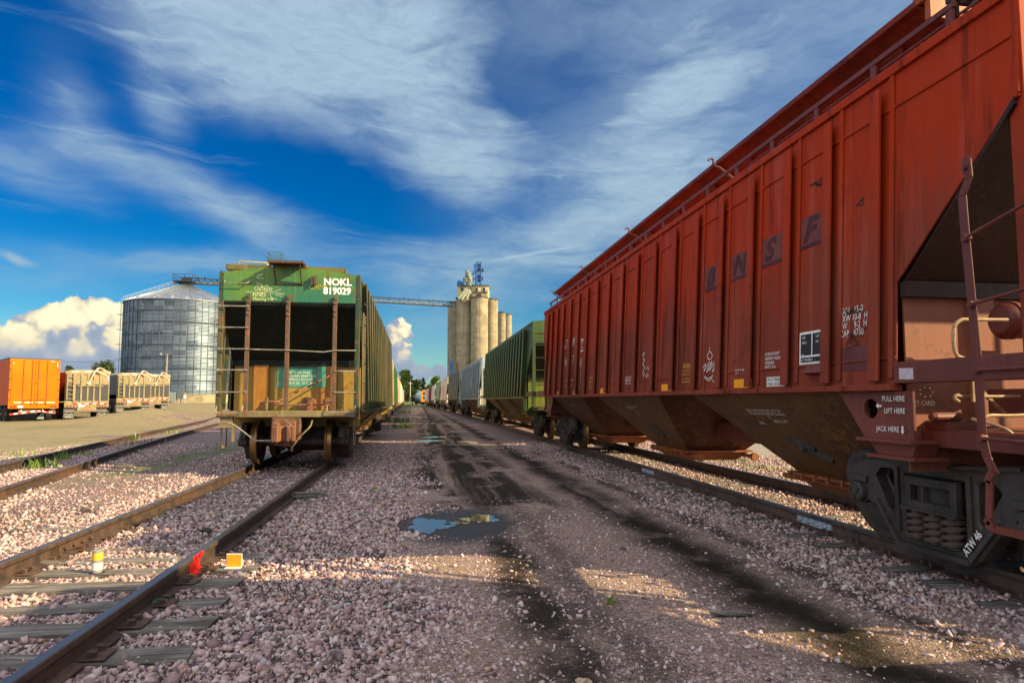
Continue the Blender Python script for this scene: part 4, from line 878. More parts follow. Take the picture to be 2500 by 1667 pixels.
rv = MB(); rv.lathe([(0, -.98), (.10, -.97), (.135, -.93), (.14, -.88), (.14, -.1), (.12, -.04), (0, -.03)], 22, 'X', (0, ye(4.30), 2.15)); rv.lathe([(.145, -.90), (.15, -.90), (.15, -.86), (.145, -.86)], 22, 'X', (0, ye(4.30), 2.15)); rv.build('air_reservoir', RED_FRAME, red, smooth=True)
vb = MB(); vb.box(-1.30, -1.02, ye(4.45), ye(4.70), 1.30, 1.36); vb.lathe([(0, -1.40), (.03, -1.40), (.038, -1.37), (.038, -1.15), (0, -1.15)], 12, 'X', (0, ye(4.52), 1.40)); vb.box(-.9, -.6, ye(4.1), ye(4.5), 1.42, 1.62); vb.lathe([(0, 0), (.22, 0), (.22, .05), (0, .05)], 18, 'Y', (-.55, ye(4.0), 1.62)); vb.build('brake_valve', RED_FRAME, red)
cs = MB(); cs.box(-1.53, -1.0, L(3.32), L(3.52), 1.655, 1.842); cs.build('end_sill_beam', RED_FRAME, red)
pk = MB(); pk.quad((-1.583, L(4.62), 1.70), (-1.583, L(4.47), 1.695), (-1.583, L(4.47), 1.785), (-1.583, L(4.62), 1.79)); pk.build('inspection_sticker', flat('faded lilac sticker', (.50, .42, .46), .6, var=.15, scale=30), red)
end_text(red, '[T CARD', .055, 4.02-RX, 1.49, L(4.693), W)
for k, (dx, dz) in enumerate([(0,.06),(.035,.03),(-.035,.03),(.02,.085),(-.02,0.0),(.05,-.03),(.0,-.05)]): pass
dts = MB()
for (cx_, cz_) in ((-1.28, 1.60), (-1.18, 1.27)):
    for k in range(7): a = k*.9; dts.lathe([(0, L(4.693)), (.006, L(4.692)), (.006, L(4.698))], 6, 'Y', (cx_+.06*math.cos(a), 0, cz_+.04*math.sin(a)))
build_each(dts, 'paint_dot', W, red)
# stencils on the side (y, z measured on the car)
T = lambda body, size, y, z, **k: side_text(red, body, size, L(y), z, hwR, -1, k.pop('mat', W), **k)
RBX = lambda y0, y1, z0, z1, mat, name, eps=.004: side_rect(red, L(y1), L(y0), z0, z1, hwR, -1, mat, name, eps)
T('A', .33, 17.05, 2.94, sx=.9); T('T', .33, 16.80, 2.94, sx=.8, name='lettering'); T('W', .33, 16.12, 2.93, sx=.9)
FADE = flat('faded stencil white', (.50, .40, .33), .6, var=.3, scale=8)
T('4', .33, 17.0, 2.47, mat=FADE, sx=.85); T('6', .33, 16.80, 2.47, sx=.85); T('57', .33, 16.12, 2.47, mat=FADE, sx=.85)
T('C', .24, 15.13, 2.80, sx=.9)
fr = MB()
for (y0, y1, z0, z1) in ((15.22, 15.18, 2.72, 3.03), (15.18, 14.94, 2.99, 3.03), (15.18, 14.94, 2.72, 2.76)):
    fr.quad(*[(-(hwR(z)+.006), L(y), z) for y, z in ((y0, z0), (y1, z0), (y1, z1), (y0, z1))])
fr.build('lettering', W, red)
T('LD L\nLT W', .085, 16.75, 2.03, line=1.9, sx=.8); T('221000\n 64700', .085, 16.1, 2.03, line=1.9, sx=.8)
T('WARNING', .085, 14.28, 2.02, mat=Yl, sx=.75); T('DO NOT APPLY\nVIBRATORS\nTO ANY PART\nOF CAR BODY', .05, 14.28, 1.95, mat=Yl, sx=.75)
T('WARNING', .105, 8.97, 2.0, mat=Yl, sx=.72); T('DO NOT APPLY VIBRATORS\nTO ANY PART OF CAR BODY\nEXCEPT VIBRATOR BRACKET\nAND ON LOADED CAR ONLY', .044, 9.0, 1.955, mat=Yl, sx=.72, line=1.25)
T('CLEAN OUTLET GATES\nBEFORE OPENING OR\nBEFORE CLOSING', .055, 11.65, 1.94, sx=.75)
T('BLT 9-90', .075, 7.38, 1.86, sx=.82)
T('EXTERIOR PAINT\nSHERWIN WILLIAMS\nCK901RF03\nME/ESTL 8-06', .052, 6.70, 2.03, sx=.75)
RBX(6.30, 6.66, 1.685, 1.79, W, 'stencil_panel'); T('2 INCH TREAD\nCOND. SHOES', .053, 6.655, 1.745, mat=flat('stencil black', (.02, .02, .02), .6), sx=.82, eps=.009)
T('EXH   15-0', .085, 5.40, 2.325, sx=.8); T('EXW 10-8  H  8-5', .085, 5.40, 2.255, sx=.77); T('EW     9-2  H 14-6', .085, 5.40, 2.185, sx=.77); T('CAP   4750', .085, 5.40, 2.115, sx=.8)
RBX(5.62, 6.04, 1.895, 2.225, W, 'stencil_panel'); BK = flat('stencil black', (.02, .02, .02), .6)
RBX(5.84, 6.015, 1.985, 2.20, BK, 'stencil_panel', .007); RBX(5.645, 5.82, 1.985, 2.20, BK, 'stencil_panel', .007); RBX(5.645, 6.015, 1.915, 1.965, BK, 'stencil_panel', .007)
T('ABD\n\nABDX\n\n\n\n\nBPL', .036, 5.99, 2.155, sx=.85, eps=.011, line=.72); T('LUB\n\nNO', .036, 5.76, 2.155, sx=.85, eps=.011, line=.75); T('BLT 9-90 REBLT  .  -', .036, 6.0, 1.925, sx=.8, eps=.011)
for (y0, y1) in ((6.99, 7.41), (9.37, 9.81), (12.9, 13.32), (15.43, 15.78), (17.62, 17.95)): RBX(y0, y1, 1.683, 1.79, AMBER(), 'reflector')
RBX(17.35, 17.5, 1.69, 1.80, W, 'reflector')
# ghost of the old road name: darker lettering in lighter patches
GH1 = flat('worn ghost patch', (.145, .034, .026), .6, var=.25, scale=6); GH2 = flat('worn ghost letter', (.065, .012, .011), .6, var=.35, scale=9)
for ch, yb, ye_, z0 in (('B', 8.30, 7.86, 3.10), ('N', 7.55, 7.10, 3.11), ('S', 6.80, 6.33, 3.13), ('F', 6.05, 5.64, 3.16)):
    RBX(ye_, yb, z0-.03, z0+.26, GH1, 'lettering', .004); RBX(ye_, yb, z0-.07, z0-.03, GH2, 'lettering', .0045); T(ch, .34, yb-.04, z0, mat=GH2, sx=1.15, bold=.012, slant=.35, eps=.008)
# jacking pad lettering
P2_ = lambda body, size, y, z, **k: (lambda co_fs: MB().add([(-1.57, L(y)-u, z+v) for u, v, _ in co_fs[0]], co_fs[1]).build('lettering', W, red, recalc=False))(text_mesh(body, size, 'LEFT', 0.0, k.get('sx', .85)))
P2_('PULL HERE', .062, 4.84, 1.525); P2_('LIFT HERE', .062, 4.82, 1.425); P2_('JACK HERE', .062, 4.92, 1.275)
ar = MB(); ar.prism([(4.915, 1.485), (4.89, 1.505), (4.89, 1.493), (4.85, 1.493), (4.85, 1.477), (4.89, 1.477), (4.89, 1.465)], -1.57, -1.566, lambda u, v, t: (t, L(u), v)); ar.prism([(4.625, 1.26), (4.605, 1.285), (4.617, 1.285), (4.617, 1.325), (4.633, 1.325), (4.633, 1.285), (4.645, 1.285)], -1.57, -1.566, lambda u, v, t: (t, L(u), v)); ar.build('lettering', W, red)
# hopper stencils, truck stencil
def hop_pt(yc, hl, z, y):     # a point on the sloping side of a hopper, slightly proud
    zt, zb = 1.61, .62; f = (z-zb)/(zt-zb); return (-(.56+(1.51-.56)*f)-.006, y-CY, z-.004)
def hop_text(body, size, y, z):
    co, fs = text_mesh(body, size, 'LEFT', 0, .9); MB().add([hop_pt(0, 0, z+v*.75, y-u) for u, v, _ in co], fs).build('lettering', W, red, recalc=False)
hop_text('CLEAN INSIDE GROOVES AND TOP\n OF SLIDE DOORS BEFORE CLOSING', .055, 7.55, 1.40); hop_text('B\n 1650 CU FT', .07, 7.15, 1.32); hop_text('OPEN', .06, 7.50, 1.24)
hop_text('CLEAN INSIDE GROOVES AND TOP\n OF SLIDE DOORS', .05, 12.3, 1.40); hop_text('A\n 1650', .06, 12.0, 1.30); hop_text('CLEAN INSIDE GROOVES', .05, 17.0, 1.40)
hl_ = MB(); hl_.lathe([(.0, -.02), (.07, -.02), (.08, 0), (.05, .01)], 14, 'X', (hop_pt(0,0,1.0,6.95)[0]-.03, L(6.95), 1.0)); hl_.bar(hop_pt(0,0,1.08,7.15), hop_pt(0,0,.98,6.75), .05, .05); hl_.bar(hop_pt(0,0,1.0,6.95), hop_pt(0,0,.86,6.6), .05, .06); hl_.bar(hop_pt(0,0,1.1,7.0), hop_pt(0,0,.9,6.85), .03, .05); hl_.build('gate_lever', STEEL(), red)
hl_ = MB(); hl_.bar(hop_pt(0,0,1.02,11.9), hop_pt(0,0,.9,11.5), .06, .06); hl_.bar(hop_pt(0,0,1.05,11.7), hop_pt(0,0,.85,11.6), .04, .06); hl_.build('gate_lever', STEEL(), red)
co, fs = text_mesh('ATW 46', .085, 'LEFT', .002, .8)
th_ = math.atan2(.335, .26); MB().add([(-1.125-.006, L(4.53)-(u*math.cos(th_)-v*math.sin(th_)), .305+u*math.sin(th_)+v*math.cos(th_)) for u, v, _ in co], fs).build('lettering', W, red, recalc=False)
co, fs = text_mesh('U 70 ASF 22461 A  9-90', .05, 'LEFT', 0, .9); EMB = flat('raised casting mark', (.02, .016, .014), .7)
MB().add([(-1.093, L(5.86)-u, .915+.05*math.sin(min(1, u/.25)*1.5)-.03*max(0, (u-.3)) + v) for u, v, _ in co], fs).build('lettering', EMB, red, recalc=False)
# defect lamp box, scratches and graffiti
lb = MB(); lb.hexa([(-hwR(1.80)-.10, L(5.86), 1.80), (-hwR(1.8), L(5.86), 1.78), (-hwR(1.8), L(5.54), 1.78), (-hwR(1.80)-.10, L(5.54), 1.80), (-hwR(1.88)-.03, L(5.86), 1.885), (-hwR(1.88), L(5.86), 1.885), (-hwR(1.88), L(5.54), 1.885), (-hwR(1.88)-.03, L(5.54), 1.885)]); lb.build('routing_card_box', RED_FRAME, red)
RBX(4.97, 5.37, 1.80, 2.015, paint('wine patch', (.10, .022, .022), (.15, .04, .035), .5, .3, .2), 'repair_patch')
SCR = flat('black scrape', (.018, .012, .010), .7)
rr = random.Random(5)
def scrapes(yc, zc, n, sp_y, sp_z, w, seed):
    r = random.Random(seed); st = []
    for k in range(n):
        a, b = r.uniform(-sp_y, sp_y), r.uniform(-sp_z, sp_z); st.append([(a, b), (a+r.uniform(.02, .14), b+r.uniform(-.05, .06)), (a+r.uniform(.06, .24), b+r.uniform(-.06, .08))])
    side_scribble(red, st, w, L(yc), zc, 1.0, hwR, -1, SCR, 'scrape')
scrapes(5.33, 2.35, 4, .05, .03, .010, 1); scrapes(5.30, 2.08, 7, .06, .06, .007, 2); scrapes(5.85, 3.72, 4, .06, .05, .014, 3); scrapes(7.42, 2.05, 1, .03, .03, .010, 4); scrapes(12.6, 2.2, 3, .2, .1, .012, 5); scrapes(5.2, 3.25, 2, .03, .1, .012, 6); scrapes(11.6, 2.2, 3, .15, .06, .012, 7)
side_scribble(red, [[(0,.30),(.10,.34),(.05,.24),(.12,.20),(.04,.14),(.14,.08),(.06,.0),(.10,-.08),(.16,-.02)], [(.20,.06),(.28,.06)], [(.30,.10),(.32,.02),(.36,.08),(.40,.0)], [(.22,-.06),(.26,-.10),(.30,-.04),(.36,-.10),(.42,-.05)]], .014, L(10.75), 2.03, 1.0, hwR, -1, W)
side_scribble(red, [[(.0,.05),(.1,.10),(.04,.0),(.2,.12),(.12,-.02),(.28,.13),(.2,.0),(.36,.12),(.3,-.02),(.42,.10)], [(.12,.20),(.20,.26),(.28,.20),(.20,.15),(.12,.20)], [(.20,.26),(.20,.33)], [(.02,-.05),(.2,-.10),(.4,-.02)], [(.06,-.09),(.2,-.13),(.3,-.09)], [(.3,-.12),(.36,-.16),(.44,-.1),(.38,-.2)]], .012, L(8.30), 1.93, 1.0, hwR, -1, W)
side_scribble(red, [[(0, 0), (.05, .25), (.09, .02), (.14, .3), (.12, -.2), (.10, -.5)]], .015, L(15.2), 2.3, 1.0, hwR, -1, W)
tag(red, None)
# neighbour behind the camera (its shadow falls across the foreground)
P3 = dict(redP); P3['det'] = 0; P3['far'] = False; P3['yT'] = 8.62; P3['yE'] = 8.80; P3['no_ladder'] = False
hopper_car('red hopper car coupled behind the near end of the big red car', GR, RX, CY-18.26, 0, P3)

# ------------------------------------------------------------------ the rest of the right train
def pt(name, c, c2=None, **k): return paint(name, c, c2, **k)
OLIVE = pt('olive green car paint', (.036, .088, .016), (.034, .055, .016), streak=.4, rust=.35, grime=.6, grimec=(.05, .032, .018), seed=1)
OLHOP = pt('olive brown hopper sheet', (.17, .12, .04), (.10, .075, .03), rust=.4, seed=2, specks=.3)
P4 = dict(mat=OLIVE, low_mat=pt('acid green end sheet', (.12, .16, .015), (.085, .11, .015), seed=3), hop_mat=OLHOP, ribs=uniform_ribs(6.9, 19), rib_d=.17, rib_w=.28, frame_mat=pt('dark olive frame', (.05, .055, .02), None, seed=4), yT=8.22, ze=4.35)
def at(path, bendk, y): return path(y), y, math.atan(-(path(y+1)-path(y-1))/2)
y2 = CY+18.45; x, y, rz = at(pathR, 0, y2)
ol, hwO = hopper_car('olive green ribbed hopper car coupled beyond the big red car, graffiti low on its side', GR, x, y, rz, P4)
GRAF = [flat('lilac graffiti paint', (.50, .45, .62), .5, var=.5, scale=3), flat('pale blue graffiti paint', (.42, .58, .66), .5, var=.5, scale=3), flat('dark violet graffiti paint', (.08, .05, .16), .5, var=.5, scale=4), flat('orange graffiti paint', (.55, .2, .05), .5, var=.5, scale=4)]
rr = random.Random(3)
def tag_panels(root, hw, s, spots, rib_d):
    for (y0, y1, z0, z1, k) in spots:
        mb = MB(); n = 7; top = [z1+rr.uniform(-.18, .12) for _ in range(n+1)]
        for i in range(n):
            a, b = y0+(y1-y0)*i/n, y0+(y1-y0)*(i+1)/n
            mb.quad(*[(s*(hw(z)+.008), yy, z) for yy, z in ((a, z0), (b, z0), (b, top[i+1]), (a, top[i]))])
        mb.build('graffiti', GRAF[k % 4], root)
tag_panels(ol, hwO, -1, [(1.5, 2.0, 1.75, 2.7, 0), (.75, 1.25, 1.75, 2.75, 0), (-4.2, -3.8, 2.9, 3.7, 2), (-5.0, -4.7, 1.75, 2.6, 1), (-3.0, -2.7, 1.75, 2.5, 1), (5.0, 5.3, 2.2, 3.0, 1), (-1.4, -1.1, 1.75, 2.2, 3)], .1)
def ordinary(label, grp, path, y, mat, ribs, far, **k):
    x, yy, rz = at(path, 0, y); P = dict(mat=mat, ribs=ribs, far=far, **k); return hopper_car(label, grp, x, yy, rz, P)
WB = pt('weathered blue white paint', (.30, .37, .41), (.21, .27, .30), streak=.35, rust=.3, grime=.7, grimec=(.16, .17, .17), seed=5)
DG = pt('dirty dark green paint', (.055, .075, .060), (.035, .045, .038), streak=.5, rust=.3, grime=.6, grimec=(.02, .02, .018), seed=6)
RW = pt('rust streaked white paint', (.56, .50, .43), (.44, .36, .29), streak=.2, rust=.5, rustc=(.30, .12, .04), grime=.75, grimec=(.24, .10, .04), seed=7)
GN = pt('mid green paint', (.05, .14, .055), (.06, .10, .05), rust=.3, grime=.6, grimec=(.05, .035, .02), seed=8)
PW = pt('pinkish white paint', (.58, .50, .46), (.46, .38, .34), rust=.3, seed=9)
MR = pt('maroon red paint', (.20, .022, .018), (.13, .018, .016), rust=.2, seed=10)
WH = pt('plain off white paint', (.62, .62, .60), (.50, .49, .46), rust=.2, seed=11)
CR = pt('cream paint', (.60, .47, .26), (.48, .36, .18), rust=.35, streak=.3, grime=.55, grimec=(.22, .12, .04), seed=12)
TN = pt('tan grey paint', (.36, .27, .20), (.25, .17, .13), rust=.35, seed=13)
BR = pt('brick brown paint', (.24, .075, .045), (.17, .055, .04), rust=.3, seed=14)
LB = pt('pale blue paint', (.13, .21, .29), (.10, .17, .24), rust=.15, seed=15)
p = 18.35
ordinary('pale blue white ribbed hopper car behind the olive green car', GR, pathR, y2+p, WB, uniform_ribs(6.6, 15), False, hop_mat=OLHOP, low_mat=RW, ze=4.3)
ordinary('dark grey green hopper car between the pale blue car and the rusty white car', GR, pathR, y2+2*p, DG, uniform_ribs(6.9, 8), False, rib_d=.04)
rwc, hwq = ordinary('rust streaked white hopper car with black graffiti', GR, pathR, y2+3*p, RW, uniform_ribs(6.9, 5), True, rib_d=.03)
side_scribble(rwc, [[(0, 0), (.3, .9), (.5, .1), (.7, .9), (.8, 0)], [(1.0, 0), (1.1, .8), (1.5, .7), (1.2, .4), (1.6, 0)], [(1.9, .9), (1.9, 0), (2.4, .1)], [(0, -.9), (.5, -.2), (.9, -.9), (1.3, -.2), (1.5, -.9), (2.1, -.3), (2.3, -.9)]], .17, 1.5, 2.6, 1.0, hwq, -1, BLACK())
ordinary('mid green smooth hopper car in the far half of the right train', GR, pathR, y2+4*p, GN, uniform_ribs(6.9, 4), True, rib_d=.02)
ordinary('pinkish white hopper car just before the maroon car', GR, pathR, y2+5*p, PW, uniform_ribs(6.9, 6), True)
ordinary('maroon red hopper car far along the right train', GR, pathR, y2+6*p, MR, uniform_ribs(6.9, 6), True)
ordinary('grey pink hopper car beyond the maroon car', GR, pathR, y2+7*p, PW, uniform_ribs(6.9, 6), True)
ordinary('plain off white hopper car last in the right train', GR, pathR, y2+8*p, WH, uniform_ribs(6.9, 6), True)
# orange engine and pale blue tank car standing on the converging track
def loco(x, y, rz):
    r = empty('locomotive', (x, y, 0), rz, 'small orange locomotive seen end on at the far end of the right train', 'locomotive')
    o = pt('orange engine paint', (.70, .28, .02), (.55, .20, .02), rust=.1)
    b = MB(); b.box(-1.3, 1.3, -3, 3, 1.4, 2.6); b.box(-1.45, 1.45, -5, -2.9, 1.4, 4.3); b.box(-1.0, 1.0, -2.9, 7, 1.4, 3.9); b.box(-1.5, 1.5, -5.4, 7.2, 1.15, 1.4); b.prism([(-1.45, 4.3), (-1.0, 4.6), (1.0, 4.6), (1.45, 4.3)], -5.1, -2.8, lambda u, v, t: (u, t, v)); b.build('body', o, r)
    w = MB(); w.box(-1.0, -.2, -5.02, -5.0, 3.2, 4.0); w.box(.2, 1.0, -5.02, -5.0, 3.2, 4.0); w.build('window', BLACK(), r)
    d = MB(); d.box(-.9, .9, -5.03, -5.0, 1.9, 2.8); d.build('grille', BLACK(), r)
    for e in (-3.2, 4.5): add_truck(r, e, True)
y9 = y2+9*p-2; loco(pathR(y9)-1.0, y9, .02)
def tank(x, y, rz):
    r = empty('tank_car', (x, y, 0), rz, 'pale blue tank car left of the orange locomotive, far away', 'tank car')
    m = MB(); m.lathe([(0, -5.6), (1.0, -5.55), (1.4, -5.3), (1.5, -4.9), (1.5, 4.6), (1.45, 5.2), (.9, 5.8), (0, 6)], 20, 'Y', (0, 0, 2.75)); m.lathe([(.5, 0), (.5, .5), (0, .55)], 14, 'Z', (0, 0, 4.2)); m.build('tank', LB, r, smooth=True)
    m = MB(); m.box(-1.3, 1.3, -6.5, 6.5, 1.0, 1.35); m.build('underframe', BLACK(), r)
    for e in (-4.6, 4.6): add_truck(r, e, True)
tank(pathR(y9+6)-2.9, y9+14, .02)

# ------------------------------------------------------------------ left-hand train: the green lead car
GREEN = pt('green car end paint', (.095, .19, .018), (.014, .13, .075), streak=.35, rust=.35, rustc=(.12, .065, .01), grime=.6, grimec=(.10, .075, .010), seed=21, sscale=1.0)
GSIDE = pt('olive brown ribbed side', (.075, .068, .024), (.020, .038, .022), streak=.4, rust=.35, grime=.5, grimec=(.05, .04, .02), seed=22)
GLOW = pt('mustard brown end sheet', (.30, .195, .035), (.22, .15, .03), streak=.3, rust=.45, rustc=(.22, .09, .01), grime=.4, grimec=(.07, .04, .012), seed=23, specks=.35)
GFR = pt('dusty olive frame', (.20, .165, .075), (.14, .115, .06), streak=.3, rust=.45, seed=24, sscale=2)
GEND = pt('black green slope sheet', (.010, .016, .013), (.006, .010, .009), streak=.2, rust=.03, seed=25, specks=.15, spec=.15)  # near black colour carries the shade under the overhang, besides weathering
CYL = 21.90
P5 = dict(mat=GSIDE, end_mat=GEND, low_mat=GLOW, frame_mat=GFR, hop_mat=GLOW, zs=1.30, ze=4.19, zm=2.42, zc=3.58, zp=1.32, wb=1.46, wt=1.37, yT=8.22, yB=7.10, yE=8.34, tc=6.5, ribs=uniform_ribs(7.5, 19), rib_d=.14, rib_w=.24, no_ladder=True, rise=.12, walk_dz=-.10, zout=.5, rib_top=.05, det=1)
x, y, rz = at(pathL, 0, CYL); rz *= .4
lead, hwL = hopper_car('green covered hopper car with white lettering on its end, leading the left train', GL, pathL(15)+.02, CYL, rz, P5)
YF = -8.22
q = MB(); w1 = 1.36; q.prism([(-w1, 3.58), (w1, 3.58), (w1, 4.175), (.45, 4.305), (-.45, 4.305), (-w1, 4.175)], YF-.012, YF-.004, lambda u, v, t: (u, t, v)); q.build('end_panel', GREEN, lead)
BRN = pt('brown rusty post', (.105, .062, .04), (.07, .05, .033), rust=.5, rustc=(.28, .09, .02), seed=26, sscale=3)
for xx in (-.82, -.03, .92):
    q = MB(); q.box(xx-.035, xx+.035, YF-.075, YF-.02, 1.32, 3.72); q.box(xx-.048, xx-.035, YF-.075, YF+.02, 1.32, 3.60)
    for zz in (3.66, 3.55, 3.40, 3.30): q.lathe([(0, YF-.10), (.022, YF-.10), (.028, YF-.075)], 8, 'Y', (xx, 0, zz))
    q.build('end_post', BRN, lead, bevel=.004)
q = MB()
for zz in (3.46, 3.02, 2.58, 2.15, 1.70): q.tube([(-1.36, YF-.06, zz), (-.84, YF-.085, zz)], .013, 6)
for zz in (2.14, 1.70): q.tube([(.92, YF-.085, zz), (1.36, YF-.06, zz)], .013, 6)
for zz in (3.46, 3.02, 2.58, 2.15, 1.70):
    for xx in (-1.37, -.82): q.lathe([(0, YF-.115), (.022, YF-.11), (.022, YF-.06)], 8, 'Y', (xx, 0, zz))
q.tube([(-.82, YF-.085, 2.575), (-.03, YF-.085, 2.565), (.7, YF-.085, 2.535), (.92, YF-.085, 2.57), (1.36, YF-.06, 2.575)], .013, 6)
q.tube([(-1.30, YF-.01, 3.99), (-1.30, YF-.09, 3.96), (-1.28, YF-.10, 3.93), (-.86, YF-.10, 3.93), (-.83, YF-.09, 3.96), (-.80, YF-.01, 4.0)], .012, 6)
for (a, b) in ((-1.36, -.86), (.80, 1.36)): q.tube([(a, YF-.12, 1.42), (a, YF-.17, 1.32), (a+.02, YF-.18, 1.28), (b-.02, YF-.18, 1.28), (b, YF-.17, 1.32), (b, YF-.12, 1.42)], .013, 6)
build_each(q, 'grab_iron', flat('bare grab iron', (.22, .20, .17), .5, var=.4), lead, smooth=True)
q = MB(); WK = pt('rusty walkway grating', (.09, .045, .025), (.05, .03, .02), rust=.5, seed=27, sscale=4)
for k in range(9): q.bar((-.36+.078*k, YF-.34, 4.36), (-.36+.078*k, YF+.3, 4.36), .028, .04)
for yy in (-.34, -.18, -.02, .14): q.box(-.40, .30, YF+yy-.012, YF+yy+.012, 4.33, 4.38)
for k in range(17): q.bar((-.38+.04*k, YF-.33, 4.365), (-.36+.04*k, YF-.02, 4.365), .029, .015)
for xx in (-.30, .22): q.bar((xx, YF-.30, 4.345), (xx, YF-.02, 3.95), .05, .02, (1, 0, 0))
q.tube([(-.34, YF-.03, 3.95), (.26, YF-.03, 3.95)], .012, 6); q.build('end_walkway', WK, lead)
q = MB()
for (a, b, zz) in ((-1.30, -.42, 4.30), (.34, 1.10, 4.29)):
    for k in range(5): q.box(a, b, YF+.03+.10*k, YF+.07+.10*k, zz, zz+.035)
    q.box(a, b, YF+.0, YF+.02, zz-.06, zz+.045); q.box(a, a+.02, YF, YF+.5, zz-.06, zz+.03); q.box(b-.02, b, YF, YF+.5, zz-.06, zz+.03)
q.build('end_running_board', pt('olive running board', (.13, .12, .03), None, rust=.4, seed=28), lead)
q = MB(); q.tube([(-1.10, YF+.2, 4.31), (-1.10, YF+.2, 4.42), (-1.07, YF+.2, 4.445), (-.55, YF+.2, 4.43), (-.52, YF+.2, 4.41), (-.51, YF+.2, 4.31)], .016, 8); q.build('roof_grab_rail', flat('yellow grab rail', (.50, .36, .05), .5), lead, smooth=True)
q = MB(); q.box(.42, .45, YF-.10, YF-.02, 3.93, 4.12); q.box(.47, .52, YF-.09, YF-.02, 3.95, 4.13); q.build('placard_holder', BRN, lead)
end_text(lead, 'NOKL', .205, .66, 3.955, YF-.019, W, sx=1.02, bold=.008); end_text(lead, '819029', .205, .66, 3.765, YF-.019, W, sx=.92, bold=.008)
end_text(lead, 'CNW', .15, .36, 3.86, YF-.016, flat('ghost yellow lettering', (.42, .33, .04), .6, var=.5, scale=12), sx=1.0); end_text(lead, '1 8576', .15, .85, 3.86, YF-.015, flat('faint green lettering', (.10, .17, .03), .6, var=.4, scale=12), sx=1.1)
mb = MB()
def est(strokes, w, x0, z0, sc):
    for st in strokes:
        v2, fs = scribble(smooth_pts([(a*sc, b*sc) for a, b in st]), w); mb.add([(x0+u, YF-.017, z0+v) for u, v in v2], fs)
est([[(0,.1),(.1,.2),(.15,.1),(.05,.0),(.0,.1)], [(.2,.05),(.3,.22),(.33,.05),(.2,.0),(.2,.1),(.28,.12)], [(.38,.0),(.42,.2),(.5,.22),(.5,.02),(.38,.05),(.52,.1)], [(.55,.2),(.6,.0),(.62,.12),(.7,.08),(.66,.0),(.78,-.05)], [(.1,-.03),(.3,-.12),(.5,-.02),(.75,-.12)], [(-.35,-.05),(-.1,-.06)], [(.8,-.02),(1.05,.08)], [(.82,-.08),(1.2,-.12)], [(.8,-.14),(1.1,-.22)], [(.62,-.1),(.70,-.3),(.9,-.33)]], .010, -.72, 3.80, .5)
est([[(.1,1.0),(.3,1.05),(.05,.9),(.35,.88)], [(0.1,.65),(.3,.6),(.05,.7)]], .010, -.72, 3.62, .5)
build_each(mb, 'graffiti', flat('pale scrawl', (.55, .60, .36), .6), lead, gap=.05, recalc=False)
end_text(lead, 'FIND', .13, -.76, 3.675, YF-.018, flat('pale scrawl', (.55, .60, .36), .6), 'graffiti', sx=.9); end_text(lead, 'Meaning 418', .085, -.74, 3.60, YF-.018, flat('pale scrawl', (.55, .60, .36), .6), 'graffiti', sx=.9)
YS = -7.10
TEAL = pt('teal repaint patch', (.055, .30, .22), (.04, .22, .18), streak=.3, rust=.35, rustc=(.16, .10, .03), seed=29, sscale=3)
q = MB(); q.box(-.46, .38, YS-.012, YS-.004, 1.83, 2.29); q.box(.42, .60, YS-.075, YS-.064, 1.83, 2.29); q.build('repaint_patch', TEAL, lead)
end_text(lead, '36 IW STL WHLS\nGROUP J DRAFT GEAR\nSPRINGS 28 OC D5\n36 IC D6   32 BC D6A', .075, -.20, 2.13, YS-.02, W, sx=.82, line=1.05)
end_text(lead, '36 W S\nM 101-E\n   NX\n  P\nR  CF1', .08, -.43, 2.22, YS-.016, flat('ghost orange lettering', (.40, .22, .02), .6, var=.4), sx=.9, line=1.0)
RP = pt('orange rust stiffener', (.30, .135, .02), (.22, .10, .02), rust=.7, rustc=(.36, .15, .02), seed=30, sscale=5)
q = MB(); q.box(-.93, -.62, YS-.10, YS-.006, 1.30, 2.31); q.build('end_stiffener', RP, lead); q = MB(); q.box(.40, .78, YS-.062, YS-.006, 1.30, 2.32); q.build('end_stiffener', RP, lead)
# brake rigging on the end platform
q = MB(); q.tube([(-.35, -8.1, 1.44), (.9, -8.0, 1.44)], .018, 6); q.tube(smooth_pts([(-.55, -8.25, 1.46), (-.45, -8.3, 1.50), (-.2, -8.3, 1.50), (-.05, -8.25, 1.40), (0, -8.2, 1.34)], 4), .02, 6); q.tube([(-.25, -8.1, 1.50), (.75, -7.3, 2.1)], .018, 6); q.bar((.45, -8.1, 1.32), (.45, -8.1, 1.50), .05, .04); q.bar((.75, -8.05, 1.32), (.75, -8.05, 1.52), .05, .05); q.lathe([(0, -8.12), (.09, -8.12), (.09, -8.02), (0, -8.02)], 12, 'Y', (.76, 0, 1.50)); q.lathe([(0, -7.4), (.16, -7.4), (.17, -7.11), (0, -7.11)], 16, 'Y', (.25, 0, 1.45)); build_each(q, 'brake_rigging', RUSTY(), lead, smooth=True)
for xx in (-.62, 1.0): q = MB(); q.prism([(0, 1.32), (.30, 1.32), (0, 1.62)], xx-.01, xx+.01, lambda u, v, t: (t, YS-u-.1 if 0 else YS-.1-u, v)); q.build('deck_gusset', GFR, lead)
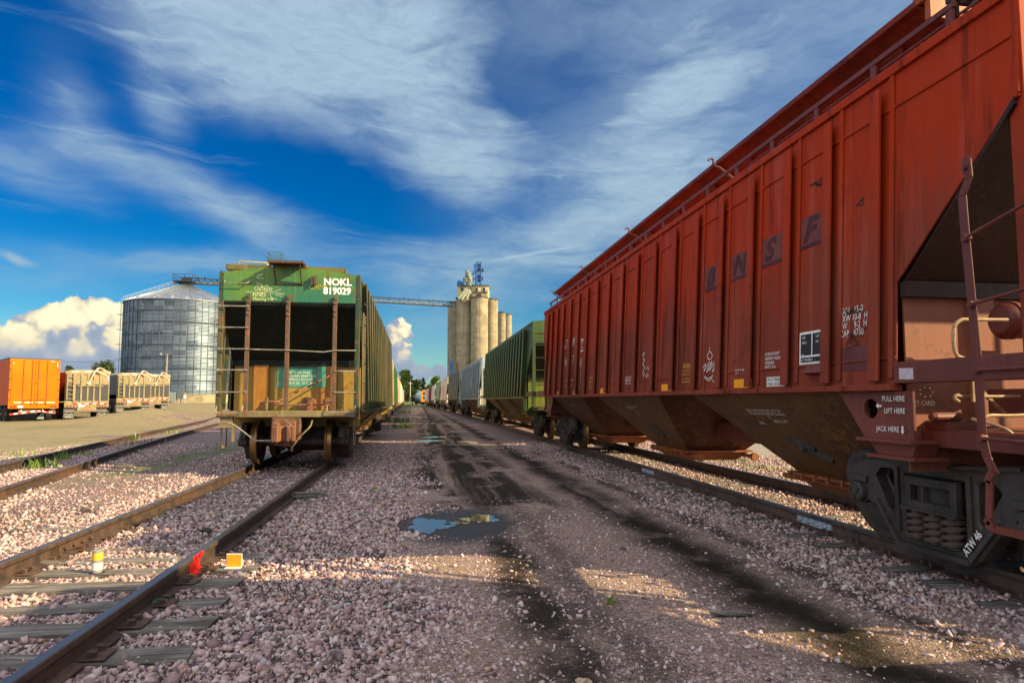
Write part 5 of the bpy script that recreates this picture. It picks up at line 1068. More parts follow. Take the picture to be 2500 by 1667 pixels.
# coupler body, uncoupling lever, air hose and steps
q = MB(); q.box(-.30, .28, -8.34, -8.2, .72, 1.20)
q.prism([(-.20, 1.14), (.02, 1.16), (.14, 1.08), (.19, .92), (.17, .70), (.08, .60), (-.16, .62), (-.22, .74)], -8.62, -8.36, lambda u, v, t: (u, t, v)); q.prism([(-.20, 1.12), (-.06, 1.10), (-.04, .98), (-.10, .66), (-.21, .68)], -8.80, -8.62, lambda u, v, t: (u, t, v)); q.prism([(.06, 1.06), (.17, 1.00), (.19, .80), (.11, .68), (.06, .72)], -8.76, -8.62, lambda u, v, t: (u, t, v)); q.build('coupler_head', paint('dark rusty coupler', (.13, .055, .03), (.06, .032, .02), .65, .3, .5, (.2, .08, .025), .5, sscale=7), lead, bevel=.03)
q = MB(); q.tube(smooth_pts([(-1.32, -8.42, 1.08), (-1.1, -8.44, 1.08), (-.95, -8.46, 1.02), (-.6, -8.5, .76), (-.5, -8.52, .73), (-.2, -8.55, .73)], 4), .016, 6); q.build('uncoupling_lever', flat('bare grab iron', (.22, .20, .17), .5, var=.4), lead, smooth=True)
q = MB(); q.tube(smooth_pts([(.50, -8.3, 1.12), (.48, -8.42, 1.0), (.38, -8.55, .88), (.25, -8.6, .72), (.18, -8.62, .60)], 4), .018, 8); q.lathe([(0, 0), (.03, 0), (.03, .10), (0, .10)], 8, 'Z', (.17, -8.62, .52)); q.build('air_hose', pt('dusty rubber hose', (.16, .12, .05), (.05, .04, .03), seed=31), lead, smooth=True)
for s in (-1, 1):
    q = MB(); yy = -8.1
    for a, b in zip([(0, 1.2), (0, .62), (.03, .58), (.33, .58), (.36, .62), (.36, 1.2)][:-1], [(0, 1.2), (0, .62), (.03, .58), (.33, .58), (.36, .62), (.36, 1.2)][1:]): q.bar((s*1.32, yy+a[0], a[1]), (s*1.32, yy+b[0], b[1]), .045, .012, (1, 0, 0))
    q.build('stirrup_step', GFR, lead)
q = MB(); q.box(-1.30, -1.06, -8.3, -8.2, .98, 1.19); q.bar((-1.05, -8.25, 1.0), (-1.05, -8.25, .70), .06, .012); q.build('step_bracket', GFR, lead)
# side ladder near the corner
q = MB()
for k in range(6): q.tube([(1.50, -8.05, 1.5+.42*k), (1.50, -7.62, 1.5+.42*k)], .012, 6)
q.box(1.47, 1.50, -8.10, -8.05, 1.28, 3.4); q.box(1.47, 1.50, -7.62, -7.57, 1.28, 3.4); q.build('side_ladder', GFR, lead)
tag_panels(lead, hwL, 1, [(1.2, 2.0, 1.35, 2.6, 0), (2.2, 3.0, 1.35, 2.9, 1), (3.3, 3.6, 2.8, 3.9, 1), (4.2, 4.8, 1.35, 2.0, 0), (5.2, 5.8, 1.35, 1.9, 1)], .1)
lc = dict(zs=1.30, ze=4.25, zm=2.42, zc=3.58, wb=1.48, wt=1.40, zout=.5)
pl = 17.95
cr, hwc = ordinary('cream hopper car with blue graffiti, second in the left train', GL, pathL, CYL+pl, CR, uniform_ribs(7.4, 7), False, rib_d=.05, low_mat=CR, **lc)
tag_panels(cr, hwc, 1, [(-3, -1.5, 1.35, 2.5, 1), (-1.2, .8, 1.35, 2.2, 2), (1.5, 3, 1.35, 2.6, 1), (4, 5, 1.35, 2, 3)], .1)
for i, (lb_, mt, nr) in enumerate([('deep green hopper car third in the left train', pt('deep green paint', (.02, .13, .03), (.03, .09, .03), rust=.2, seed=40), 12), ('tan grey hopper car fourth in the left train', TN, 8), ('cream orange hopper car fifth in the left train', CR, 6), ('white hopper car sixth in the left train', WH, 6), ('pale blue hopper car seventh in the left train', LB, 6), ('brick brown hopper car eighth in the left train', BR, 6), ('faded pink hopper car ninth in the left train', PW, 6), ('brick red hopper car last in the left train', MR, 6)]):
    ordinary(lb_, GL, pathL, CYL+(i+2)*pl, mt, uniform_ribs(7.4, nr), i > 0, rib_d=.05, **lc)
# ------------------------------------------------------------------ grain bins, elevator, conveyors
PS = R_(8.2594)
def W2(px, zc, up=0.0):      # world x, y of an upright thing seen at image column px (2500 wide) and depth zc
    xc = (px-1250)/1550*zc; return (xc*math.cos(PS)+zc*math.sin(PS), -xc*math.sin(PS)+zc*math.cos(PS))
ZP = lambda py, zc: 1.53+(977-py)*zc/1550.0
CORR = mat_corr(); CONC = mat_concrete()
GALV = flat('galvanised roof steel', (.42, .46, .50), .33, .8, .15, .6)
FRM = flat('blue grey steel frame', (.10, .15, .20), .5, .5, .3, 2)
DKF = flat('dark conveyor steel', (.05, .06, .07), .5, .5, .3, 2)
def rail_box(mb, x0, x1, y0, y1, z, h=1.1, r=.035):
    for zz in (z+h*.5, z+h):
        for a, b in (((x0,y0),(x1,y0)), ((x1,y0),(x1,y1)), ((x1,y1),(x0,y1)), ((x0,y1),(x0,y0))): mb.bar((*a, zz), (*b, zz), r*1.6)
    for (a, b) in ((x0,y0),(x1,y0),(x1,y1),(x0,y1)): mb.bar((a, b, z), (a, b, z+h), r*1.6)
def grain_bin(px, zc, R, z0, zb, ze, za, label, detail=True):
    x, y = W2(px, zc); r = empty('grain_bin', (x, y, 0), 0, label, 'grain bin', 'steel grain bins')
    m = MB(); m.lathe([(R, zb), (R, ze)], 96, 'Z'); w = m.build('wall', CORR, r, smooth=True)
    m = MB(); m.lathe([(R+.25, z0-1), (R+.25, zb-.02), (R-.1, zb)], 64, 'Z'); m.build('foundation', flat('stained foundation concrete', (.24, .20, .13), .85, var=.35, scale=.5), r, smooth=True)
    m = MB()
    nr = 8
    for k in range(nr+1):
        zz = zb+(ze-zb)*(0.02+.98*k/nr); m.lathe([(R+.02, zz-.09), (R+.15, zz-.03), (R+.15, zz+.03), (R+.02, zz+.09)], 96, 'Z')
    m.build('wind_ring', flat('dark wind ring', (.08, .10, .125), .5, .6, .3, 2), r, smooth=True)
    m = MB(); n = 56
    for k in range(n):
        a = 2*math.pi*(k+.5)/n; c, s_ = math.cos(a), math.sin(a); t = .055
        m.hexa([((R+.0)*c+t*s_, (R+.0)*s_-t*c, zb), ((R+.13)*c+t*s_, (R+.13)*s_-t*c, zb), ((R+.13)*c-t*s_, (R+.13)*s_+t*c, zb), ((R+.0)*c-t*s_, (R+.0)*s_+t*c, zb), ((R+.0)*c+t*s_, (R+.0)*s_-t*c, ze), ((R+.13)*c+t*s_, (R+.13)*s_-t*c, ze), ((R+.13)*c-t*s_, (R+.13)*s_+t*c, ze), ((R+.0)*c-t*s_, (R+.0)*s_+t*c, ze)])
    m.build('stiffener', flat('grey stiffener steel', (.13, .16, .19), .4, .7, .3, 1), r)
    m = MB(); m.lathe([(R+.3, ze-.12), (R+.3, ze), (1.6, za), (0, za+.1)], 96, 'Z')
    for k in range(72):
        a = 2*math.pi*k/72; c, s_ = math.cos(a), math.sin(a); m.bar(((R+.25)*c, (R+.25)*s_, ze+.05), (1.8*c, 1.8*s_, za+.0), .07, .12)
    m.build('roof', GALV, r)
    if detail:
        m = MB()
        for k in range(26):
            a = 2*math.pi*k/26; c, s_ = math.cos(a)*R*.93, math.sin(a)*R*.93; zz = ze+(za-ze)*.085; m.box(c-.3, c+.3, s_-.3, s_+.3, zz-.2, zz+.30)
        m.build('roof_vent', GALV, r)
        m = MB(); a = math.radians(200); c, s_ = math.cos(a), math.sin(a)      # ladder with hoops on the left edge and a stair rail up the roof
        for q in (-.3, .3): m.bar(((R+.5)*c-q*s_, (R+.5)*s_+q*c, z0), ((R+.5)*c-q*s_, (R+.5)*s_+q*c, ze+1), .08)
        zz = z0
        while zz < ze: m.bar(((R+.5)*c-.3*s_, (R+.5)*s_+.3*c, zz), ((R+.5)*c+.3*s_, (R+.5)*s_-.3*c, zz), .06); zz += .6
        for zz in np.arange(z0+3, ze, 3.4): m.box((R+.7)*c-.5, (R+.7)*c+.5, (R+.7)*s_-.5, (R+.7)*s_+.5, zz, zz+.1)
        for q in (-.45, .45):
            p0 = Vector(((R+.2)*c-q*s_, (R+.2)*s_+q*c, ze+.1)); p1 = Vector((1.9*c-q*s_, 1.9*s_+q*c, za+.1)); u = Vector((0, 0, 1.1))
            m.bar(p0+u, p1+u, .07); m.bar(p0+u*.5, p1+u*.5, .05)
            for k in range(13): p = p0.lerp(p1, k/12); m.bar(p, p+u, .06)
        m.build('ladder', flat('pale ladder steel', (.40, .44, .47), .4, .7), r)
    m = MB(); m.lathe([(0, za), (1.5, za), (1.5, za+.9), (0, za+.95)], 16, 'Z'); rail_box(m, -2.2, 2.2, -2.2, 2.2, za+.9, 1.6, .06); m.box(-2.2, 2.2, -2.2, 2.2, za+.85, za+.95); m.box(-.8, .9, -.6, .6, za+.95, za+1.9); m.box(-2.9, -2.0, -.4, .4, za+.7, za+1.4)
    for sx in (-2.1, 2.1): 
        for sy in (-2.1, 2.1): m.bar((sx, sy, za+.9), (sx*.8, sy*.8, za-1.2), .1)
    m.build('peak_platform', DKF, r); return r, (x, y)
b1, b1xy = grain_bin(446, 150, 12.5, 1.0, 2.95, 23.9, 28.7, 'huge galvanised steel grain bin with conical roof behind the tan trailers')
b2, b2xy = grain_bin(538, 195, 12.5, 1.0, 2.9, 24.5, 30.2, 'second steel grain bin mostly hidden behind the big bin and the green car', False)
def truss(label, p0, p1, w, h, name='conveyor_bridge'):
    r = empty(name, p0, 0, label, 'conveyor', 'overhead grain conveyors'); p0 = Vector(p0); d = Vector(p1)-p0; n = max(4, int(d.length/h)); s = Vector((-d.y, d.x, 0)).normalized()*w/2
    m = MB()
    for q in (-1, 1):
        for zz in (0, h): m.bar(s*q+Vector((0,0,zz)), d+s*q+Vector((0,0,zz)), .16)
        for k in range(n):
            a = d*(k/n)+s*q; b = d*((k+1)/n)+s*q; m.bar(a+Vector((0,0,h*(k % 2))), b+Vector((0,0,h*((k+1) % 2))), .09); m.bar(a, a+Vector((0,0,h)), .08)
    m.build('truss_frame', DKF, r)
    m = MB(); m.bar(Vector((0,0,.45)), d+Vector((0,0,.45)), w*.55, .5); m.build('conveyor_trough', flat('grey trough steel', (.22, .25, .27), .45, .6, .2, 1), r)
    m = MB(); m.bar(s*1.1+Vector((0,0,h*1.0)), d+s*1.1+Vector((0,0,h*1.0)), .5, .08)
    for k in range(n//6+1): a = d*min(1, k*6/n)+Vector((0,0,h)); m.bar(a, a+Vector((0,0,.55)), .22)
    m.build('catwalk', DKF, r); return r
tx, ty = W2(664, 200)
truss('conveyor bridge running right from the peak of the big grain bin', (b1xy[0], b1xy[1]-1, ZP(686, 150)-.5), (tx, ty, 37.0), 1.6, 1.5)
ex, ey = W2(1116, 219)
truss('long conveyor bridge from behind the green car to the concrete elevator', (tx+.5, ty, 34.6), (ex, ey, ZP(742, 219)-.8), 1.6, 1.65)
r = empty('leg_tower', (tx, ty, 0), 0, 'blue grey leg tower with railed top platform showing above the green car', 'tower'); zt = ZP(640, 200)
m = MB()
for sx in (-1.6, 1.6):
    for sy in (-1.6, 1.6): m.bar((sx, sy, 0), (sx, sy, zt), .22)
for k in range(10):
    z0, z1 = zt*k/10, zt*(k+1)/10
    for q in (-1.6, 1.6): m.bar((-1.6, q, z0), (1.6, q, z1), .12); m.bar((q, -1.6, z1), (q, 1.6, z0), .12); m.bar((-1.6, q, z1), (1.6, q, z1), .14); m.bar((q, -1.6, z1), (q, 1.6, z1), .14)
m.build('lattice', FRM, r)
m = MB(); m.box(-2.0, 2.0, -2, 2, zt-.25, zt); rail_box(m, -2, 2, -2, 2, zt, 3.2, .16); m.bar((-2, -2, zt+1.05), (2, -2, zt+1.05), .2); m.build('top_platform', flat('pale blue railing steel', (.07, .15, .21), .5, .4), r)
m = MB()
for q in (-2, -1): m.bar((2, q, zt+3.0), (5.5, q, zt-1), .12); m.bar((2, q, zt), (5.5, q, zt-3.6), .16)
for k in range(9): m.bar((2+.39*k, -2, zt+3-.44*k), (2+.39*k, -2, zt-.4*k), .07); m.box(2+.39*k, 2.4+.39*k, -2, -1, zt-.4*k-.08, zt-.4*k)
m.build('stair', flat('pale blue railing steel', (.07, .15, .21), .5, .4), r)

er = empty('grain_elevator', (*W2(1150, 220), 0), 0, 'tall concrete grain elevator with head house and blue leg tower on its roof', 'grain elevator')
O = Vector((*W2(1150, 220), 0)); OL_ = lambda px, zc: tuple(Vector((*W2(px, zc), 0))-O)
zs_ = ZP(729, 220)
def silo(px, zc, R, zt, cap=True):
    x, y, _ = OL_(px, zc); m = MB(); m.lathe([(R, -.5), (R, zt)], 40, 'Z', (x, y, 0)); s = m.build('silo', CONC, er, smooth=True)
    m = MB(); m.lathe([(R, zt-.02), (R+.18, zt), (R+.18, zt+.35), (0, zt+.5)], 40, 'Z', (x, y, 0)); m.build('silo_cap', flat('dark roof edge', (.06, .055, .05), .7), s)
silo(1134, 219, 3.1, zs_); silo(1170, 215, 2.95, ZP(727, 215)); silo(1114, 227, 2.5, zs_-.3); silo(1107, 236, 2.3, zs_-.3); silo(1199, 222, 2.35, ZP(731, 222)); silo(1192, 226, 2.5, ZP(731, 226)); silo(1225, 245, 1.5, ZP(763, 245)); silo(1240, 262, 1.6, ZP(768, 262)); silo(1217, 250, 2.0, ZP(764, 250))
CREAM = flat('cream painted head house', (.52, .45, .25), .7, var=.15, scale=.8); TANB = flat('brown head house block', (.26, .21, .13), .8, var=.3, scale=1)
def px_box(mb, x0, x1, y0, y1, zc, dep):       # box facing the camera between image columns and rows
    a = Vector(OL_(x0, zc)); b = Vector(OL_(x1, zc)); d = Vector((b.y-a.y, -(b.x-a.x), 0)).normalized()*-dep; z0, z1 = ZP(y1, zc), ZP(y0, zc)
    up = Vector((0,0,1)); mb.hexa([a+up*z0, b+up*z0, b+d+up*z0, a+d+up*z0, a+up*z1, b+up*z1, b+d+up*z1, a+d+up*z1])
m = MB(); px_box(m, 1115, 1192, 695, 730, 218, 9); m.build('head_house', CREAM, er)
m = MB(); px_box(m, 1114, 1193, 692.6, 695, 217.7, 9.6); m.build('roof', flat('teal roof edge', (.05, .10, .09), .6), er)
m = MB(); px_box(m, 1153, 1188, 711, 728, 216, 2); m.build('annex', TANB, er); m = MB(); px_box(m, 1152, 1189, 709, 711, 215.7, 2.2); m.build('annex_roof', flat('dark roof edge', (.06, .055, .05), .7), er)
DKG = flat('dark window glass', (.02, .025, .03), .2)
for (x0, x1, y0, y1, z) in ((1124, 1130, 700, 707, 217.85), (1160, 1166, 700, 708, 217.85), (1178, 1184, 700, 708, 217.85), (1163, 1175, 714, 725, 215.9)):
    m = MB(); px_box(m, x0-1, x1+1, y0-1, y1+1, z, .1); f = m.build('window', flat('window frame', (.5, .45, .3), .6), er); m = MB(); px_box(m, x0, x1, y0, y1, z-.08, .1); m.build('pane', DKG, f)
BLU = flat('blue painted leg steel', (.035, .12, .33), .45, .2, .3, 1); GRN = flat('grey green machinery', (.16, .19, .15), .5, .3, .4, 1)
def lattice(px0, px1, y0, y1, zc, mat, name, w=.3, n=5):
    a = Vector(OL_(px0, zc)); b = Vector(OL_(px1, zc)); d = Vector((0, 3.0, 0)); z0, z1 = ZP(y1, zc), ZP(y0, zc); m = MB(); up = Vector((0,0,1))
    for c in (a, b, a+d, b+d): m.bar(c+up*z0, c+up*z1, w)
    for k in range(n):
        u0, u1 = z0+(z1-z0)*k/n, z0+(z1-z0)*(k+1)/n
        for p, q in ((a, b), (a+d, b+d), (a, a+d), (b, b+d)): m.bar(p+up*u1, q+up*u1, w*.8); m.bar(p+up*(u0 if k % 2 else u1), q+up*(u1 if k % 2 else u0), w*.5)
    return m.build(name, mat, er)
lattice(1162.5, 1173.5, 636, 694, 217, BLU, 'leg_frame', .32, 4)
m = MB(); px_box(m, 1160, 1179, 652, 655, 217, 4); px_box(m, 1163, 1174, 640, 652, 217.5, 2.2); px_box(m, 1164, 1172.5, 668, 683, 217.2, 2.2); px_box(m, 1172, 1178, 673, 680, 217, 1.5); m.build('leg_head', flat('dark blue leg casing', (.012, .03, .09), .5), er)
m = MB(); a = Vector(OL_(1161, 216.5)); b = Vector(OL_(1153, 216.5)); up = Vector((0,0,1)); m.bar(a+up*ZP(652, 217), b+up*ZP(668, 217), .8); m.bar(Vector(OL_(1160, 216.5))+up*ZP(655, 217), Vector(OL_(1156, 216.5))+up*ZP(642, 217), .5); m.bar(Vector(OL_(1158, 216.5))+up*ZP(675, 217), Vector(OL_(1147, 216.5))+up*ZP(690, 217), .7); m.build('spout', BLU, er)
m = MB()
for (x, y, rr_) in ((1142, 668, 1.0), (1139, 663, .6), (1145, 676, .9), (1138, 682, .8), (1144, 690, .9), (1147, 683, .8), (1133, 681, .6)):
    c = OL_(x, 215.5); m.lathe([(0, 0), (rr_, .1), (rr_, 1.5), (0, 1.6)], 10, 'Z', (c[0], c[1], ZP(y, 215.5)-.7))
px_box(m, 1134, 1150, 669.5, 671, 215.3, 2.4); px_box(m, 1135, 1150, 697, 700, 215.3, 2.4); px_box(m, 1140, 1150, 680, 686, 215.3, 2)
for x in (1136, 1149): px_box(m, x-.5, x+.5, 664, 700, 215.2, .25)
for (x0, x1, y0) in ((1131, 1136, 678), (1148, 1153, 674), (1134, 1150, 664)): px_box(m, x0, x1, y0, y0+.7, 215.2, .15)
m.build('distributor', GRN, er)
m = MB(); px_box(m, 1115, 1131, 688, 693, 216.5, 4); a0, a1 = OL_(1116.5, 216.2), OL_(1127, 216.2); m.hexa([(a0[0]-.2, a0[1], ZP(688, 217)), (a1[0]+.5, a1[1], ZP(688, 217)), (a1[0]+.5, a1[1]+3, ZP(688, 217)), (a0[0]-.2, a0[1]+3, ZP(688, 217)), (a0[0]-.1, a0[1]+.5, ZP(681, 217)), (a1[0]-.9, a1[1]+.5, ZP(681, 217)), (a1[0]-.9, a1[1]+2, ZP(681, 217)), (a0[0]-.1, a0[1]+2, ZP(681, 217))]); m.build('roof_hood', flat('bright blue hood', (.03, .16, .48), .5), er)
m = MB(); 
for (xa, ya, xb, yb, w) in ((1140, 702, 1118, 727, .9), (1143, 704, 1126, 730, .7), (1146, 704, 1138, 728, .5)): m.bar(Vector(OL_(xa, 215))+up*ZP(ya, 215), Vector(OL_(xb, 214))+up*ZP(yb, 214), w)
m.build('spout', flat('green grey spout', (.20, .24, .18), .5, .3), er)
m = MB()
for (x0, x1) in ((1195, 1212), (1219, 1233)):
    zc = 220 if x0 < 1210 else 243; yy = 727 if x0 < 1210 else 759
    for k in range(6): px_box(m, x0+(x1-x0)*k/5-.25, x0+(x1-x0)*k/5+.25, yy, yy+(6 if x0 < 1210 else 4), zc, .1)
    px_box(m, x0, x1, yy, yy+.5, zc, .1)
m.build('guard_rail', flat('pale blue railing steel', (.07, .15, .21), .5, .4), er)
m = MB()
for k, x in enumerate((1101.5, 1104.5)): px_box(m, x-.6, x+.6, 748+8*k, 930, 217, .4)
for y in range(760, 900, 22): px_box(m, 1101, 1105, y, y+1, 217, .3)
m.bar(Vector(OL_(1102, 216))+up*ZP(752, 216), Vector(OL_(1110, 216))+up*ZP(742, 216), .6); m.bar(Vector(OL_(1100, 216))+up*ZP(880, 216), Vector(OL_(1097, 216))+up*ZP(935, 216), .7); m.build('downspout', FRM, er)
m = MB(); px_box(m, 1100, 1105.5, 880, 912, 215.5, 1.5); m.build('surge_bin', BLU, er)

# ------------------------------------------------------------------ trailers on the tan lot
TYRE = BLACK(); HUB = flat('tan wheel hub', (.42, .30, .16), .5, .3); LAMP = flat('red tail lamp lens', (.40, .015, .012), .3); REFW = flat('white reflective tape', (.75, .74, .70), .5); REFR = flat('red reflective tape', (.55, .03, .02), .5)
def wheels(root, xs, ys, r=.50):
    for x in xs:
        for y in ys:
            m = MB(); s = 1 if x > 0 else -1
            m.lathe([(.28, 0), (r-.03, -.02), (r, .04), (r, .24), (r-.03, .30), (.28, .28), (.28, 0)], 24, 'X', (x-.14, y, r)); t = m.build('wheel', TYRE, root, smooth=True)
            m = MB(); m.lathe([(0, s*.10), (.10, s*.10), (.12, s*.02), (.28, s*.05), (.29, s*.14)], 20, 'X', (x, y, r)); m.build('hub', HUB, t, smooth=True)
def lamp(mb, x, z, y=-.03, r=.055): mb.lathe([(0, y-.02), (r*.8, y-.02), (r, y), (r, y+.02)], 12, 'Y', (x, 0, z))
def tape(root, x0, x1, z, y, n=9, h=.055):
    mw, mr = MB(), MB(); d = (x1-x0)/n
    for k in range(n): (mr if k % 2 == 0 else mw).box(x0+k*d, x0+(k+1)*d, y, y+.01, z-h/2, z+h/2)
    mw.build('reflective_tape', REFW, root); mr.build('reflective_tape', REFR, root)
HD = R_(40)
ORG = pt('orange trailer paint', (.60, .150, .001), (.52, .120, .001), spec=.12, rough=.65, streak=.12, rust=.04, grime=.15, grimec=(.35, .10, .01), seed=50)
ORS = pt('shaded orange trailer side', (.42, .045, .012), (.36, .05, .014), streak=.2, rust=.1, grime=.2, seed=51)  # same orange made darker: shade of the side put into the paint
def box_trailer(px, zc, g0):
    x, y = W2(px, zc); r = empty('box_trailer', (x, y, g0), HD, 'bright orange box trailer with double rear doors at the left edge of the lot', 'trailer', 'parked trailers'); w, z0, z1, Ln = 1.30, .98, 4.05, 14.0
    m = MB(); m.box(-w, w, .05, Ln, z0+.1, z1-.05); m.build('body', ORS, r)
    m = MB(); m.box(-w-.01, w+.01, 0, .07, z0-.12, z1-.08)
    for k in range(40): 
        for s in (-1, 1): m.box(min(s*w, s*(w+.015)), max(s*w, s*(w+.015)), .3+k*.34, .33+k*.34, z0+.15, z1-.2)
    m.build('rear_frame', ORG, r)
    m = MB(); m.box(-w-.015, w+.015, .0, Ln, z1-.079, z1); m.build('roof', flat('dark roof cap', (.06, .05, .05), .6), r)
    for s in (-1, 1):
        m = MB(); m.box(min(s*.008, s*1.22), max(s*.008, s*1.22), -.035, -.001, z0+.20, z1-.17); d = m.build('door', ORG, r, bevel=.01)
        m = MB()
        for q in (.16, .62): m.tube([(s*q, -.06, z0+.1), (s*q, -.06, z1-.12)], .018, 6)
        for zz in (z0+.45, z0+1.05, z0+1.75, z0+2.35, z1-.3): m.box(min(s*1.17, s*1.30), max(s*1.17, s*1.30), -.05, -.036, zz-.03, zz+.03)
        m.box(min(s*.1, s*.55), max(s*.1, s*.55), -.075, -.055, z0+.42, z0+.45); m.build('lock_rod', flat('dark orange rod', (.16, .045, .01), .5), d)
    m = MB(); m.box(-.22, .20, -.08, -.055, z0+1.52, z0+1.58); m.build('latch', ORG, r)
    m = MB()
    for q in (-1.15, -.97, .95, 1.13): lamp(m, q, z0-.0, -.01, .07)
    build_each(m, 'tail_lamp', LAMP, r)
    m = MB(); m.box(-.83, -.56, -.02, -.005, z0-.08, z0+.07); m.build('number_plate', flat('pale blue plate', (.35, .60, .70), .5, var=.2, scale=20), r)
    m = MB(); 
    for (a, b) in ((-1.05, -.62), (-.5, -.05), (.1, .5), (.6, 1.1)): m.box(a, b, -.045, -.036, z0+.23, z0+.28)
    m.box(.78, 1.0, -.02, -.005, z1-.2, z1-.15); m.box(1.14, 1.18, -.045, -.036, z1-.5, z1-.25); m.box(-1.19, -1.13, -.045, -.036, z1-.38, z1-.31); m.build('reflective_tape', REFW, r)
    m = MB(); m.bar((-.6, .25, z0-.12), (-.62, .1, .62), .05); m.bar((.5, .25, z0-.12), (.52, .1, .66), .05); build_each(m, 'guard_hanger', flat('white hanger', (.6, .6, .58), .5), r)
    mw, mr = MB(), MB(); P_ = [(-1.2, .50), (-.6, .57), (.1, .69), (.5, .68), (.65, .62), (1.2, .60)]; pts = []
    for a, b in zip(P_[:-1], P_[1:]): 
        for k in range(3): pts.append((a[0]+(b[0]-a[0])*k/3, a[1]+(b[1]-a[1])*k/3))
    pts.append(P_[-1])
    for i in range(len(pts)-1): (mr if i % 2 == 0 else mw).bar((pts[i][0], .08, pts[i][1]), (pts[i+1][0], .08, pts[i+1][1]), .05, .10)
    mw.build('under_guard', flat('dirty white guard', (.55, .55, .52), .5), r); mr.build('under_guard', REFR, r)
    m = MB(); m.prism([(.35, .15), (.75, .15), (.75, .80)], .9, .92, lambda u, v, t: (u, t, v)); m.build('mud_flap', flat('grey flap', (.20, .22, .23), .6), r)
    m = MB(); m.box(-1.0, 1.0, .6, 4.2, .75, z0+.08); m.box(-1.25, 1.25, Ln-3, Ln-2.5, .2, z0); m.build('chassis', BLACK(), r)
    wheels(r, (-1.05, 1.05), (1.6, 2.9))
box_trailer(86, 40.6, .17)
TAN = flat('tan trailer panel', (.215, .175, .095), .5, var=.2, scale=2); BLKP = flat('black rear panel', (.035, .037, .042), .45)
def grain_trailer(px, zc, g0, label, rusty, hcrank=True):
    x, y = W2(px, zc); r = empty('grain_trailer', (x, y, g0), HD, label, 'trailer', 'parked trailers'); w, z0, z1, Ln = 1.30, 1.0, 3.15, 12.5
    sidem = pt('orange rust trailer side' if rusty else 'black trailer side', (.28, .06, .02) if rusty else (.03, .028, .027), None, rust=.3, seed=52+rusty)
    m = MB(); m.box(-w, w, .05, Ln, 2.35 if rusty else 1.5, z1); m.prism([(.3, 2.36), (3.2, 1.2), (6.2, 2.36)], -w+.02, w-.02, lambda u, v, t: (t, u, v)); m.prism([(6.4, 2.36), (9.4, 1.2), (12.3, 2.36)], -w+.02, w-.02, lambda u, v, t: (t, u, v)); m.build('body', sidem, r)
    m = MB(); m.box(-w, w, -.02, .05, z0-.02, z1); m.build('rear_panel', TAN, r)
    m = MB(); m.prism([(-w, z1), (w, z1), (w*.75, z1+.16), (0, z1+.20), (-w*.75, z1+.16)], -.01, Ln, lambda u, v, t: (u, t, v)); m.build('tarp', flat('cream tarp', (.27, .23, .145), .7, var=.15), r)
    m = MB()
    for (a, b) in ((-1.22, -.82), (-.70, -.42), (-.34, -.07), (.06, .31), (.42, .67), (.80, 1.24)): m.box(a, b, -.028, -.015, z0+.24, z0+1.36)
    build_each(m, 'panel_inset', BLKP, r)
    m = MB()
    for q in (-.76, -.38, .0, .365, .735): m.box(q-.05, q+.05, -.075, -.02, z0+.12, z1-.08)
    m.box(-.62, .92, -.12, -.03, z0+1.20, z0+1.26); m.box(-.42, .36, -.09, -.076, z0+1.28, z0+1.62); m.build('panel_rib', TAN, r)
    if hcrank or True:
        m = MB(); m.tube([(.0, -.14, z0+1.35), (.32, -.16, z1+.05), (.42, -.16, z1+.14), (.55, -.1, z1+.32), (.7, 0, z1+.34), (1.2, .1, z1+.10), (1.36, .1, z1+.05)], .06, 8); m.tube([(.42, -.16, z1+.1), (.95, .0, z1-.12), (1.1, 0, z1-.16), (1.34, .1, z1+.04)], .05, 8); m.lathe([(0, -.2), (.10, -.2), (.10, -.1), (0, -.1)], 12, 'Y', (.02, 0, z0+1.42)); m.build('tarp_arm', flat('pale tarp arm', (.50, .45, .33), .45, .3), r, smooth=True)
    m = MB()
    for q in (-1.21, -.84): m.box(q-.035, q+.035, -.16, -.13, z0+.3, z1-.05)
    for k in range(6): m.box(-1.21, -.84, -.165, -.125, z0+.35+.29*k, z0+.39+.29*k)
    m.build('ladder', TAN, r)
    m = MB()
    for q in (-1.14, -.56, -.18, .58, 1.15): lamp(m, q, z1-.13, -.03, .045)
    for q in (-1.12, -.93, -.74, .75, .93, 1.1): lamp(m, q, z0-.10, -.05, .06)
    for q in (-.14, .01, .16): lamp(m, q, z0-.15, -.05, .03)
    build_each(m, 'tail_lamp', LAMP, r)
    tape(r, -.80, 1.2, z0+.06, -.085, 9)
    m = MB(); m.box(-w, -.58, -.04, .1, z0-.2, z0-.02); m.box(.6, w, -.04, .1, z0-.2, z0-.02); m.box(-.55, .57, -.04, .1, z0-.42, z0+.0); m.box(-w, w, -.06, -.0, z0-.50, z0-.45); m.build('bumper', TAN, r)
    end_text(r, 'PHEASANT', .14, -.36, z0-.30, -.05, flat('dull red lettering', (.40, .14, .07), .6), sx=1.0); end_text(r, 'COUNTRY EXPRESS', .085, -.42, z0-.40, -.05, flat('dull red lettering', (.40, .14, .07), .6), sx=1.0)
    FL = flat('grey mud flap', (.075, .08, .10), .6); FT = flat('cream flap lettering', (.55, .52, .36), .6)
    for s in (-.97, .95):
        m = MB(); m.box(s-.32, s+.28, .12, .14, .08, z0-.2); mf = m.build('mud_flap', FL, r); m = MB()
        for k in range(9): a = math.pi*(.15+.7*k/8); m.box(s-.02-.22*math.cos(a)-.018, s-.02-.22*math.cos(a)+.018, .105, .119, .26+.14*math.sin(a), .30+.14*math.sin(a))
        for k in range(6): m.box(s-.22+.075*k, s-.17+.075*k, .105, .119, .14, .18)
        for k in range(4): m.box(s-.10+.05*k, s-.07+.05*k, .105, .119, .26, .29)
        m.build('lettering', FT, mf)
